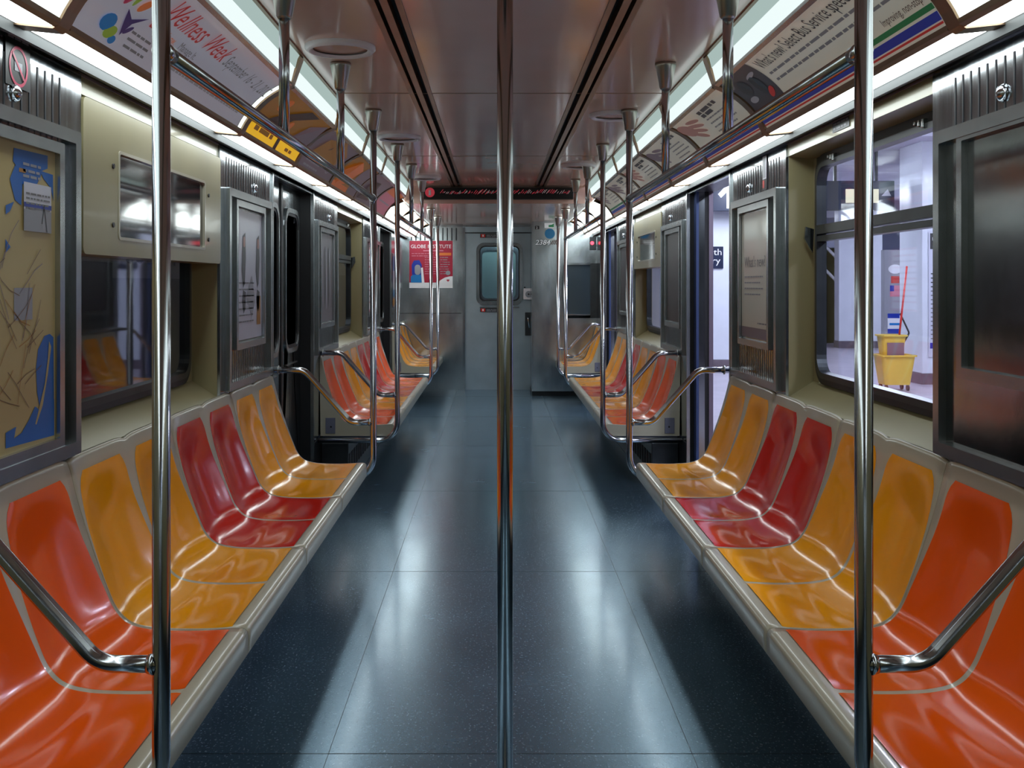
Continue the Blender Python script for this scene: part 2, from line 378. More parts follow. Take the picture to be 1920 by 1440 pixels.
mb = MB(); mb.rect(.12,2.05,.24,2.11,f,'ink_white',.002); mb.mapped([(.17,2.06),(.235,2.06),(.235,2.105),(.21,2.09),(.17,2.085)],f,'ink_green',.003)
tag(mb.build('green_decal'), 'white sticker with a green emblem under the ceiling', 'sticker')
mb = MB(); mb.rect(.005,2.035,.055,2.075,f,'ink_black',.002); mb.text('2',.018,2.04,.04,f,'ink_white',.003)
tag(mb.build('digit_decal'), 'tiny black sticker with a white 2 at the cab corner', 'sticker')
t = thing('indicator_lamp', 'small red indicator lamp glowing beside the cab window', 'indicator lamp', (1.15,CY,1.85))
mb = MB(); mb.box(1.12,1.2,CY-.02,CY,1.78,1.94,'dark',.004); mb.build('housing', t)
mb = MB(); mb.tube([(1.15,CY-.02,1.865),(1.15,CY-.035,1.865),(1.15,CY-.042,1.865)], [.022,.02,.006], 'red_lamp', 16); mb.build('lens', t)

# ------------------------------------------------------------------ side walls
WINS = [(2.92,4.39),(7.66,9.17)]
POSTS = [(1.86,2.92),(4.39,5.40),(6.63,7.66),(9.17,10.40),(11.60,FY)]
DOORS = [(5.40,6.63),(10.40,11.60)]
for s in (-1,1):
    mb = MB(); X = lambda x: s*x
    mb.box(X(WX),X(GX+.03),-2.2,1.86,0,1.985,'cream')
    for y0,y1 in WINS:
        mb.box(X(WX),X(GX+.03),y0,y1,0,.885,'cream')
        mb.box(X(WX),X(GX+.03),y0,y1,1.912,1.985,'cream')
        mb.prism([(X(WX),.885),(X(GX+.03),.885),(X(GX+.03),.962),(X(GX),.955)], y0, y1, 'cream')
        mb.prism([(X(WX),1.912),(X(GX+.03),1.912),(X(GX+.03),1.90),(X(GX),1.902)], y0, y1, 'cream')
        wy0, wy1 = y0+.075, y1-.075
        mb.box(X(GX),X(GX+.03),y0,wy0,.95,1.905,'cream'); mb.box(X(GX),X(GX+.03),wy1,y1,.95,1.905,'cream')
        for (yy0,yy1) in ((y0-.02,y0),(y1,y1+.02)): mb.box(X(WX+.004),X(GX+.03),yy0,yy1,.885,1.985,'cream')
        mb.box(X(WX-.004),X(WX),y0,y1,1.962,1.968,'ink_mauve')
    struct(mb.build('wall_%s'%SN[s]), 'cream %s side wall with deep window bays'%SN[s], 'wall')
    mb = MB()
    for y0,y1 in ((-2.2,5.40),(6.63,10.40),(11.60,FY)): mb.box(X(WX-.012),X(WX),y0+.01,y1-.01,0.0,.34,'kick')
    struct(mb.build('baseboard_%s'%SN[s]), 'dark kick panel under the %s benches'%SN[s], 'baseboard')
    # header strip under the lamps, its lip added to shade the wall top
    mb = MB(); mb.prism([(X(1.160),1.986),(X(1.165),1.957),(X(1.174),1.956),(X(1.178),1.972),(X(1.215),1.972),(X(GX),1.985),(X(GX),2.02)], -2.2, FY, 'lip')
    struct(mb.build('trim_%d'%k), 'dark channel with an added shading lip below the lamp row, %s side'%SN[s], 'trim'); k += 1
    for i,(y0,y1) in enumerate(POSTS):
        mb = MB()
        mb.box(X(WX-.008),X(GX+.03),y0+.002,y1-.002,0.0 if i<4 else 0,1.962,'steel')
        n = int((y1-y0-.2)/.045)
        if i < 4:
            for j in range(n):
                yy = y0+.1+j*.045; mb.box(X(WX-.0095),X(WX-.008),yy,yy+.007,1.79,1.925,'groove')
        mb.tube([(X(WX-.008),(y0+y1)/2+.12,1.835),(X(WX-.02),(y0+y1)/2+.12,1.835),(X(WX-.026),(y0+y1)/2+.12,1.835)],[.024,.018,.004],'chrome',14)
        struct(mb.build('trim_%d'%k), ['grooved stainless post closest to the viewer','grooved stainless post before the first doorway','grooved stainless post after the first doorway','grooved stainless post before the second doorway','stainless panel after the second doorway'][i]+', %s side'%SN[s], 'wall panel'); k += 1

# frames of the poster holders and what hangs in them
def holder(s, y0, y1, z0, z1, iy0, iy1, iz0, iz1, label, mirror='steel_plate'):
    t = thing('poster_holder', label, 'poster frame', (s*WX,(y0+y1)/2,z0), 'poster frames on the stainless posts')
    f = side_map(s, 0, 0, 0, WX-.008) if s < 0 else (lambda u,v,o: (s*(WX-.008-o), u, v))
    mb = MB(); ring(mb, rrect(y0,z0,y1,z1,.004,2), rrect(y0+.035,z0+.035,y1-.035,z1-.035,.004,2), f, -.001,.022,'steel_frame'); mb.build('outer_frame', t)
    mb = MB(); ring(mb, rrect(iy0-.03,iz0-.03,iy1+.03,iz1+.03,.004,2), rrect(iy0,iz0,iy1,iz1,.003,2), f, -.001,.018,'steel_frame'); mb.build('inner_frame', t)
    mb = MB(); mb.rect(y0+.034,z0+.034,y1-.034,z1-.034,f,'mirror_panel',.0008)
    n = int((y1-y0-.12)/.035)
    for j in range(n):
        yy = y0+.05+j*.035
        if iz0 > z0+.2: pass
        else: mb.rect(yy,z0+.036,yy+.008,iz0-.032,f,'groove',.0015) if iz0-.032 > z0+.04 else None
        mb.rect(yy,iz1+.031,yy+.008,z1-.036,f,'groove',.0015)
    mb.build('backing', t)
holder(-1,1.90,2.865,.90,1.79,1.93,2.735,.96,1.715,'steel frame around the subway map, near left')
holder(1,1.90,2.865,.90,1.79,1.93,2.70,1.15,1.745,'steel frame holding a dark reflective panel, near right')
LB = [('before the first doorway',4.47,5.33,4.64,5.16),('after the first doorway',6.72,7.58,6.86,7.40),('before the second doorway',9.28,10.3,9.45,10.1)]
for s in (-1,1):
    for n,a,b,c,d_ in LB: holder(s,a,b,.90,1.79,c,d_,1.10,1.72,'steel poster frame on the post %s, %s side'%(n,SN[s]))
# the map
def pxl(x, y, s=-1, plane=WX):
    d0 = (928-x)*-s if s > 0 else (928-x)
    rel = plane+.034*s
    Y = rel*1930/abs(x-928); return Y, H+(532-y)*Y/1930
def subway_map():
    mb = MB(); f = lambda y,z,o: (-(WX-.011-o), y, z)
    mb.rect(1.93,.96,2.735,1.715,f,'ink_land',.001)
    P = lambda pts: [pxl(x,y) for x,y in pts]
    W = [[(0,395),(20,370),(8,330),(16,280),(20,278),(80,292),(78,318),(90,325),(90,375),(84,350),(70,335),(66,350),(70,410),(60,450),(30,385),(24,400),(0,412)],
         [(0,380),(0,398),(20,372),(12,365)],[(0,455),(10,463),(0,472)],
         [(85,625),(91,632),(92,815),(0,840),(0,812),(18,798),(12,820),(26,822),(40,790),(52,762),(60,735),(60,690),(62,655),(74,630)]]
    for p in W[:1]: pass
    mb.mapped(P([(16,277),(80,292),(80,316),(66,322),(24,316),(14,302)]),f,'ink_water',.002)
    mb.mapped(P([(18,310),(70,322),(60,345),(32,345),(30,385),(18,375),(8,335)]),f,'ink_water',.0023)
    mb.mapped(P([(66,320),(90,328),(91,378),(86,352),(72,335)]),f,'ink_water',.002)
    mb.mapped(P([(0,385),(16,378),(8,396),(0,402)]),f,'ink_water',.0026); mb.mapped(P([(0,448),(10,463),(0,474)]),f,'ink_water',.002)
    mb.mapped(P([(84,626),(91,632),(92,750),(78,790),(60,795),(66,770),(60,735),(58,690),(62,655),(74,630)]),f,'ink_water',.002)
    mb.mapped(P([(92,748),(92,816),(0,841),(0,812),(20,800),(16,822),(30,812),(44,788),(56,762),(66,770)]),f,'ink_water',.0026)
    mb.mapped(P([(82,640),(80,670),(74,720),(56,795),(58,796),(70,760),(80,700),(86,650)]),f,'ink_land',.003)
    rnd = random.Random(3)
    for i in range(70):
        y = rnd.uniform(1.95,2.60); z = rnd.uniform(1.06,1.42); a = rnd.choice((.5,.9,-.7,2.2,1.2))+rnd.uniform(-.2,.2)
        for j in range(3):
            y2 = y+.05*math.cos(a); z2 = z+.05*math.sin(a)
            if y2 < 1.94 or z2 < 1.0 or y2 > 2.66: break
            n = Vector((-(z2-z),(y2-y))).normalized()*.0011
            mb.mapped([(y-n.x,z-n.y),(y+n.x,z+n.y),(y2+n.x,z2+n.y),(y2-n.x,z2-n.y)],f,('ink_road','ink_mauve','ink_road','ink_gold')[i%4],.0032)
            y, z = y2, z2; a += rnd.uniform(-.3,.3)
    for a,b,c in (((1.99,1.33),(2.12,1.45),'ink_mauve'),((2.1,1.28),(2.16,1.40),'ink_silver'),((2.5,1.28),(2.6,1.36),'ink_silver')):
        mb.rect(a[0],a[1],b[0],b[1],f,c,.002)
    for i,(a,b) in enumerate(((333,.9),(345,.7),(355,.8))):
        y,z = pxl(50,a-20); mb.greek(y-.05,y+.05,z,.012,f,'ink_silver',.003,i)
    mb.rect(2.525,1.645,2.56,1.655,f,'ink_gold',.003)
    return mb.build('subway_map')
tag(subway_map(), 'subway map with blue water and tan land, near left', 'map')
mb = MB(); f = lambda y,z,o: (-(WX-.011-o), y, z)
(ya,za),(yb,zb) = pxl(33,340),pxl(85,438)
mb.rect(ya,zb,yb,za,f,'paper',.0045); mb.rect(ya,zb+.06,yb,zb+.072,f,'ink_navy',.0052); mb.rect(ya,zb,yb,zb+.055,f,'ink_silver',.005)
for i in range(4): mb.greek(ya+.01,yb-.01,za-.03-i*.012,.009,f,'ink_grey',.0055,i)
mb.mapped([(yb-.06,za-.10),(yb-.055,za-.10),(yb-.04,za-.05),(yb-.045,za-.05)],f,'ink_dark',.0055); mb.mapped([(yb-.03,za-.12),(yb-.025,za-.12),(yb-.04,za-.06),(yb-.045,za-.06)],f,'ink_dark',.0055)
tag(mb.build('notice_sheet'), 'white paper notice stuck over the subway map', 'notice')

def post_poster(s, y0, y1, z0, z1, kind, label):
    mb = MB(); f = side_map(s, y0, y1, z0, WX-.0105); W = y1-y0; Hh = z1-z0
    base = {'figures':'paper','new':'paper_cream','grey':'ink_silver','pink':'ink_rose','blue':'ink_mauve','dark':'ink_photo'}[kind]
    mb.rect(0,0,W,Hh,f,base,.002)
    if kind == 'figures':
        for u in (.10,.38):
            mb.mapped([(u,Hh-.28),(u+.02,Hh-.12),(u+.07,Hh-.10),(u+.08,Hh-.22),(u+.06,Hh-.34),(u+.03,Hh-.36)],f,'ink_photo',.003)
            mb.mapped([(u+.01,Hh-.42),(u+.03,Hh-.37),(u+.08,Hh-.38),(u+.07,Hh-.46),(u+.04,Hh-.48)],f,'ink_photo',.003)
            mb.mapped(rrect(u+.03,Hh-.17,u+.065,Hh-.12,.015),f,'ink_skin',.0035)
        mb.mapped([(.18,Hh-.40),(.30,Hh-.30),(.37,Hh-.42),(.30,Hh-.50)],f,'ink_silver',.003)
        for i in range(7): mb.greek(.05,.34,.26-.03*i,.012,f,'ink_grey',.003,i)
        mb.rect(.40,.06,.48,.20,f,'ink_gold',.003)
    elif kind == 'new':
        mb.text("What's new?",.06,.34,.075,f,'ink_grey',.003,width=W-.12)
        for i in range(4): mb.greek(.06,W-.1-.05*(i%2),.29-.028*i,.012,f,'ink_silver',.003,i)
        mb.rect(0,0,W,.05,f,'ink_mauve',.003); mb.greek(W-.2,W-.04,.07,.012,f,'ink_grey',.003,8)
    elif kind == 'grey':
        for i in range(9):
            u = .04+.05*i; mb.mapped([(u,Hh-.1-.03*(i%3)),(u+.03,Hh-.08),(u+.05,.1+.04*(i%4)),(u+.02,.08)],f,('ink_photo','paper','ink_grey')[i%3],.003)
    elif kind == 'pink':
        mb.rect(.02,.02,W-.02,Hh-.02,f,'ink_white',.0025)
        for i in range(9): mb.greek(.04,W-.06,Hh-.08-i*.055,.03,f,('ink_rose','ink_mauve')[i%2],.003,i)
    elif kind == 'blue':
        mb.rect(.02,.12,W-.02,Hh-.03,f,'ink_teal',.0025); mb.rect(.05,.2,W-.2,Hh-.2,f,'ink_silver',.003); mb.rect(.02,.02,W-.02,.1,f,'ink_gold',.003)
    return tag(mb.build('poster'), label, 'poster')
post_poster(-1,4.645,5.155,1.11,1.71,'figures','pale poster with two dark figures before the left doorway')
post_poster(1,4.645,5.155,1.11,1.71,'new',"beige poster reading What's new before the right doorway")
post_poster(-1,6.865,7.395,1.11,1.71,'grey','grey patterned poster after the first left doorway')
post_poster(-1,9.455,10.095,1.11,1.71,'pink','white and pink text poster before the second left doorway')
post_poster(-1,11.75,12.3,1.1,1.72,'blue','blue poster past the second left doorway')
post_poster(1,6.865,7.395,1.11,1.71,'dark','dark glossy poster after the first right doorway')
post_poster(1,9.455,10.095,1.11,1.71,'dark','dark glossy poster before the second right doorway')
# stickers
mb = MB(); f = side_map(-1,2.46,2.59,1.85,WX-.0085); mb.rect(0,0,.13,.13,f,'ink_black',.003)
mb.add([f(.066+r*math.cos(a*math.pi/16),.052+r*math.sin(a*math.pi/16),.004) for a in range(32) for r in (.05,.042)], [(2*i,2*i+1,(2*i+3)%64,(2*i+2)%64) for i in range(32)], 'ink_pink')
mb.rect(.045,.04,.085,.062,f,'ink_silver',.004); mb.greek(.01,.12,.115,.01,f,'ink_silver',.004,2)
mb.mapped([(.035,.085),(.03,.08),(.095,.018),(.1,.023)],f,'ink_pink',.005)
tag(mb.build('sign_sticker'), 'black prohibition sticker with a red ring, near left', 'sticker')
mb = MB(); f = side_map(1,4.68,4.76,1.80,WX-.0085); mb.rect(0,0,.075,.16,f,'ink_black',.003)
mb.rect(.005,.05,.07,.155,f,'ink_white',.004)
for i in range(4): mb.rect(.012+.014*i,.055,.018+.014*i,.15,f,'ink_dark',.005)
mb.rect(.005,.01,.035,.045,f,'ink_red',.004)
tag(mb.build('warning_sticker'), 'narrow black white and red sticker on the right grooved post', 'sticker')
mb = MB(); f = side_map(1,3.62,3.80,1.925,WX-.001); mb.rect(0,0,.18,.045,f,'ink_dark',.002)
mb.greek(.01,.17,.025,.014,f,'ink_silver',.003,1); mb.greek(.01,.15,.008,.014,f,'ink_silver',.003,5)
tag(mb.build('small_sticker'), 'small dark lettered sticker above the right window', 'sticker')

# ------------------------------------------------------------------ windows
wi = 2
def window(s, y0, y1, label):
    global wi
    w = bpy.data.objects.new('window_%d'%wi, None); COL.objects.link(w); w.location = (s*GX,(y0+y1)/2,.96); struct(w, label, 'window'); wi += 1
    a, b = y0+.06, y1-.06; f = lambda u,v,o: (s*(GX-o), u, v)
    out = rrect(a,.957,b,1.903,.10); inn = rrect(a+.03,.985,b-.03,1.865,.085)
    mb = MB(); ring(mb, out, inn, f, -.02, .014, 'black'); mb.build('gasket', w)
    mb = MB(); ring(mb, rrect(a+.026,.981,b-.026,1.869,.088), rrect(a+.05,1.005,b-.05,1.848,.07), f, -.02,.022,'dark')
    mb.box(s*(GX-.02),s*(GX+.02),a+.05,b-.05,1.545,1.568,'dark'); mb.box(s*(GX-.024),s*(GX+.02),a+.05,b-.05,1.575,1.612,'dark'); mb.build('window_frame', w)
    mb = MB(); mb.box(s*(GX-.012),s*(GX+.01),a+.02,b-.02,1.852,1.897,'black')
    for yy in (a+.25,b-.25):
        for q in range(3): mb.box(s*(GX-.03),s*(GX-.01),yy+q*.03-.03,yy+q*.03-.015,1.855+.008*q,1.885,'steel_frame',.003)
    mb.build('vent_latch', w)
    mb = MB(); mb.mapped(rrect(a+.045,1.0,b-.045,1.853,.07), f, 'glass', 0); mb.build('pane', w)
    mb = MB(); mb.prism([(s*(GX-.015),1.60),(s*(GX-.05),1.61),(s*(GX-.055),1.56),(s*(GX-.02),1.50)], b+.005, b+.02, 'steel'); mb.build('window_handle', w)
window(-1,2.92,4.39,'dark side window of the nearest bay on the left'); window(-1,7.66,9.17,'far side window on the left')
window(1,2.92,4.39,'side window looking onto the platform, near right'); window(1,7.66,9.17,'far side window on the right, platform beyond')
# cream roller sign boxes
def sign_box(s, y0, y1, z0, label, iy0, iy1, iz0, iz1):
    t = thing('destination_sign_box', label, 'sign box', (s*WX,(y0+y1)/2,z0))
    f = (lambda u,v,o: (s*(WX-.012-o), u, v))
    mb = MB(); ring(mb, rrect(y0+.004,z0,y1-.004,1.905,.02,3), rrect(iy0,iz0,iy1,iz1,.012,3), f, -.11, .0, 'cream'); mb.build('housing', t)
    mb = MB(); ring(mb, rrect(iy0-.004,iz0-.004,iy1+.004,iz1+.004,.014,3), rrect(iy0+.006,iz0+.006,iy1-.006,iz1-.006,.01,3), f, -.01,.002,'cream_shell')
    mb.build('window_rim', t)
    mb = MB(); mb.rect(iy0,iz0,iy1,iz1,f,mat('sign_glass',(.03,.03,.035,1),.05,coat=1),-.008); mb.build('sign_pane', t)
    for zz in (iz0+.04,iz1-.05):
        for yy in (iy0-.05,iy1+.05): MB().tube([(s*(WX-.012),yy,zz),(s*(WX-.016),yy,zz)],.008,'ink_dark',10).build('screw', t)
sign_box(-1,2.92,4.39,1.455,'cream roller sign box with a dark window, near left',3.20,4.15,1.51,1.78)
sign_box(1,7.66,9.17,1.50,'cream roller sign box over the far right window',7.95,8.9,1.56,1.78)

# ------------------------------------------------------------------ side doors
dn = 3
def leaf(mb_unused, s, y0, y1, parent, edge):
    XD = 1.285; f = lambda u,v,o: (s*(XD-o), u, v)
    wy0, wy1 = y0+.10, y1-.12
    mb = MB(); ring(mb, rrect(y0+.003,.012,y1-.003,1.955,.004,2), rrect(wy0,.98,wy1,1.80,.09), f, -.03, 0, 'steel'); o = mb.build('door_leaf', parent)
    mb = MB(); ring(mb, rrect(wy0-.028,.952,wy1+.028,1.828,.11), rrect(wy0,.98,wy1,1.80,.09), f, -.01,.014,'steel_frame'); mb.build('window_frame', o)
    mb = MB(); ring(mb, rrect(wy0,.98,wy1,1.80,.09), rrect(wy0+.018,1.0,wy1-.018,1.782,.075), f, -.012,.009,'black'); mb.build('gasket', o)
    mb = MB(); mb.mapped(rrect(wy0+.01,.99,wy1-.01,1.79,.08), f, 'glass_smoked', -.004); mb.build('pane', o)
    mb = MB(); mb.box(s*XD,s*(XD-.008),edge-.012,edge+.012,.012,1.955,'black'); mb.build('rubber_edge', o)
    mb = MB(); mb.box(s*(XD-.012),s*XD,y0+.1,y1-.16,.88,.888,'steel_frame'); mb.box(s*(XD-.012),s*XD,y0+.1,y1-.16,.84,.848,'steel_frame'); mb.build('rub_strip', o)
for di,(y0,y1) in enumerate(DOORS):
    for s in (-1,1):
        nm = ('first','second')[di]
        d = bpy.data.objects.new('door_%d'%dn, None); COL.objects.link(d); d.location = (s*1.28,(y0+y1)/2,0); dn += 1
        struct(d, '%s %s doorway, '%(nm,SN[s])+('closed double doors' if s < 0 else 'slid open onto the platform'), 'door')
        XW = lambda x: s*x
        mb = MB(); mb.box(XW(1.205),XW(1.365),y0,y1,1.955,1.985,'dark'); mb.box(XW(1.205),XW(1.225),y0,y1,1.945,1.975,'steel_frame')
        for yy in (y0,y1-.018): mb.box(XW(1.198),XW(1.218),yy,yy+.018,0,1.955,'steel_frame')
        mb.build('door_frame', d)
        mb = MB()
        for yy0,yy1 in ((y0+.0,y0+.012),(y1-.012,y1)): mb.box(XW(1.22),XW(1.365 if s > 0 else 1.40),yy0,yy1,0,1.955,'black')
        mb.build('door_pocket', d)
        mb = MB(); mb.box(XW(1.22),XW(1.47),y0,y1,-.02,.012,'steel_frame')
        for q in range(4): mb.box(XW(1.235+.035*q),XW(1.245+.035*q),y0,y1,.012,.015,'groove')
        mb.build('threshold', d)
        mid = (y0+y1)/2
        if s < 0:
            leaf(None,s,y0+.012,mid,d,mid-.012); leaf(None,s,mid,y1-.012,d,mid+.012)
        else:
            for (a,b,sg) in ((y1-.085,y1-.012,-1),(y0+.012,y0+.05,1)):
                mb = MB(); mb.box(XW(1.262),XW(1.30),a,b,.012,1.955,'steel')
                e = a if sg < 0 else b
                mb.box(XW(1.245),XW(1.262),e-.004*sg*-1-.002,y1-.012 if sg<0 else y0+.012,.012,1.955,'blue_edge')
                mb.box(XW(1.30),XW(1.325),e,y1-.012 if sg<0 else y0+.012,.012,1.955,'black')
                mb.box(XW(1.325),XW(1.352),e+.01*sg*-1*-1,y1-.012 if sg<0 else y0+.012,.012,1.955,'pink_edge')
                
                mb.build('door_leaf', d)

# ------------------------------------------------------------------ cove: lamps and adverts
C0, C1, C2 = Vector((.858,2.17)), Vector((.995,2.118)), Vector((1.058,1.985))
def cove(v, off=0, drop=0):                 # v metres up from the lower edge (0..0.28)
    t = 1-v/.28; p = C0*(1-t)**2+C1*2*t*(1-t)+C2*t*t
    d = (C1-C0)*2*(1-t)+(C2-C1)*2*t; n = Vector((-abs(d.y),-abs(d.x))).normalized()
    return p+n*off
def cove_map(s, y0, y1):
    def f(u,v,o):
        p = cove(min(max(v,-.005),.285), o); return (s*p.x, (y0+u) if s < 0 else (y1-u), p.y)
    return f
SECT = [(-1.1,.05,'bare'),(.10,1.22,'bare'),(1.27,2.41,'bare'),(2.47,4.13,'ad'),(4.19,5.25,'ad'),(5.31,6.32,'ad'),(6.38,7.40,'ad'),(7.46,8.43,'ad'),(8.49,9.44,'ad'),
        (9.50,10.72,'bare'),(10.78,12.0,'bare'),(12.06,13.25,'bare')]
POSW = ['behind the viewer','just behind the viewer','overhead at the near corner','over the near window','past the near window','over the first doorway','after the first doorway','before the far window','over the far window',
        'before the second doorway','over the second doorway','beside the end bulkhead']
for s in (-1,1):
    for i,(y0,y1,kd) in enumerate(SECT):
        if s > 0 and i == 11: y1 = CY-.02
        t = thing('cove_light', ('lit strip light under the adverts ' if kd=='ad' else 'fully lit cove light ')+POSW[i]+', %s side'%SN[s], 'ceiling light', (s*1.05,(y0+y1)/2,1.985), 'cove lights, %s side'%SN[s])
        low = [(s*1.062,1.984),(s*1.073,1.973),(s*1.158,1.982)]
        mb = MB(); mb.strip(low, y0, y1, 'lamp', 1, False); mb.build('lower_diffuser', t)
        mb = MB()
        if y0 < 9.4: (mb.strip([(s*.817,CZ-.004),(s*.826,CZ-.02),(s*.835,2.236)], y0, y1, 'pale_strip_glow', 1, False), mb.strip([(s*.835,2.236),(s*.838,2.236),(s*.853,2.176)], y0, y1, 'lamp_up', 1, False))
        else: mb.strip([(s*.857,DZ-.002),(s*.862,DZ-.01)], y0, y1, 'lamp_up', 1, False)
        mb.build('upper_diffuser', t)
        mb = MB()
        g = .03
        if kd == 'bare':
            vmax = .28 if y0 < 9.4 else .245
            pts = [(s*cove(v).x, cove(v).y) for v in [vmax*q/10 for q in range(11)]]
            mb2 = MB(); mb2.strip(pts, y0, y1, 'lamp_cove' if y0 < 9 else 'lamp_cove_far', 1, True); mb2.build('cove_diffuser', t)
        back = [(s*cove(v,-.012).x, cove(v,-.012).y) for v in [.28*q/8 for q in range(9)]]
        if s < 0 and i == 3:
            gp = [(s*cove(v,.0).x, cove(v,.0).y) for v in [.004+.268*q/8 for q in range(9)]]
            MB().strip(gp, y1-.05, y1-.002, 'lamp_cove', 1, True).build('bare_gap', t)
        if kd == 'ad': mb.strip(back, y0, y1, 'dark', 1, True)
        for (ya_,yb_) in ((y0-g,y0),(y1,y1+g)):                    # bronze end ribs following the whole cove section
            pr = [(1.168,1.996),(1.168,1.978),(1.07,1.968),(1.056,1.976)]+[tuple(cove(v,.006)) for v in [.28*q/8 for q in range(9)]]
            if y0 < 9.4: pr += [(.847,2.18),(.812,CZ-.012),(.80+.03,CZ+.01),(1.17,CZ)]
            else: pr = pr[:-1]+[(.87,2.128),(1.17,2.128)]
            mb.prism([(s*x,z) for x,z in pr], ya_, yb_, 'bronze')
        e = [(s*1.052,1.978),(s*1.066,1.972),(s*1.066,1.988),(s*1.052,1.992)]
        mb.prism(e, y0, y1, 'bronze')
        mb.prism([(s*.848,2.166),(s*.864,2.160),(s*.868,2.17),(s*.852,2.182)], y0, y1, 'steel_frame') if y0 < 9.4 else None
        mb.build('bronze_frame', t)
def ad(s, i, base):
    y0, y1, _ = SECT[i]
    if s < 0 and i == 3: y1 -= .045
    f = cove_map(s, y0+.012, y1-.012); mb = MB(); W = y1-y0-.024
    mb.rect(0,.004,W,.272,f,base,.0,nv=12); return mb, f, W
def leafpoly(cu, cv, ru, rv, ang, n=14):
    return [(cu+ru*math.cos(a)*math.cos(ang)-rv*math.sin(a)*math.sin(ang), cv+ru*math.cos(a)*math.sin(ang)+rv*math.sin(a)*math.cos(ang)) for a in [2*math.pi*q/n for q in range(n)]]
AG = 'advert cards in the ceiling cove'
mb,f,W = ad(-1,3,'paper')
for cu,cv,ru,rv,an,c in ((.15,.065,.042,.026,.2,'ink_blue'),(.19,.045,.036,.018,.3,'ink_lime'),(.22,.03,.022,.012,.2,'ink_blue'),(.16,.165,.018,.04,-.3,'ink_pink'),(.20,.185,.014,.05,-.1,'ink_lime'),(.255,.16,.018,.034,-.7,'ink_orange'),(.285,.185,.008,.008,0,'ink_orange')):
    mb.mapped(leafpoly(cu,cv,ru,rv,an),f,c,.003)
mb.mapped([(.195,.125),(.25,.105),(.33,.135),(.27,.095),(.245,.05),(.22,.09)],f,'ink_purple',.003); mb.mapped(leafpoly(.275,.075,.026,.008,.6),f,'ink_purple',.003)
mb.text('Wellness Week',.37,.165,.115,f,'ink_red',.003,width=.60,shear=.25)
mb.text('September 16 - 21, 2012',.99,.165,.075,f,'ink_grey',.003,width=.62,shear=.25)
mb.greek(.36,.47,.118,.03,f,'ink_red',.003,31); mb.text('Know,',.49,.115,.04,f,'ink_orange',.003,width=.09); mb.text('Manage It.',.62,.115,.04,f,'ink_grey',.003,width=.16)
for q in range(3): mb.greek(.30,.46,.075-.022*q,.014,f,'ink_grey',.003,q)
mb.greek(.6,1.5,.05,.014,f,'ink_silver',.003,9)
tag(mb.build('advert_card'), 'pale Wellness Week advert with coloured leaf logo', 'advert', AG)
mb,f,W = ad(-1,4,'ink_gold')
mb.rect(0,.004,W,.075,f,'ink_yellow',.001,nv=4); mb.mapped([(.1,.08),(.3,.16),(.55,.26),(.75,.26),(.5,.17),(.35,.08)],f,'ink_brown',.003); mb.mapped([(.65,.08),(.8,.2),(1.0,.26),(1.03,.08)],f,'ink_mauve',.003)
mb.greek(.08,.42,.035,.04,f,'ink_gold',.003,7); mb.rect(.5,.004,.56,.06,f,'ink_brown',.003); mb.greek(.72,.9,.025,.03,f,'ink_gold',.003,4)
mb.mapped(leafpoly(.52,.13,.05,.03,.4),f,'ink_orange',.0035); mb.mapped(leafpoly(.2,.2,.06,.04,.2),f,'ink_orange',.0035)
tag(mb.build('advert_card'), 'golden brown advert with a bright yellow bottom strip', 'advert', AG)
mb,f,W = ad(-1,5,'ink_mauve')
mb.mapped([(.1,.1),(.2,.22),(.5,.27),(.9,.2),(.8,.1)],f,'ink_gold',.003); mb.mapped([(.3,.12),(.45,.24),(.6,.18),(.5,.1)],f,'ink_brown',.0035)
for q in range(3): mb.greek(.1,.5,.08-.03*q,.02,f,'ink_silver',.003,q)
mb.add([f(.75+r*math.cos(a*math.pi/12),.13+r*math.sin(a*math.pi/12),.004) for a in range(24) for r in (.09,.082)], [(2*q,2*q+1,(2*q+3)%48,(2*q+2)%48) for q in range(24)], 'ink_silver')
tag(mb.build('advert_card'), 'mauve and brown advert over the first left doorway', 'advert', AG)
mb,f,W = ad(-1,6,'ink_gold'); mb.mapped([(.0,.1),(.3,.25),(.6,.2),(.4,.05),(.1,.02)],f,'ink_orange',.003); mb.rect(.62,.01,W,.26,f,'ink_mauve',.003,nv=8); mb.rect(0,.005,.6,.04,f,'ink_orange',.0035,nv=2)
tag(mb.build('advert_card'), 'orange and mauve advert after the first left doorway', 'advert', AG)
mb,f,W = ad(-1,7,'ink_mauve'); mb.mapped([(.05,.02),(.2,.2),(.5,.22),(.6,.04)],f,'ink_brown',.003); mb.greek(.6,.9,.12,.03,f,'ink_silver',.003,1)
tag(mb.build('advert_card'), 'dull mauve advert before the far left window', 'advert', AG)
mb,f,W = ad(-1,8,'ink_rose'); mb.rect(.0,.2,W,.268,f,'ink_orange',.003,nv=3); mb.greek(.1,.8,.1,.03,f,'ink_silver',.003,1)
tag(mb.build('advert_card'), 'pink and orange advert just before the fully lit cove, left', 'advert', AG)
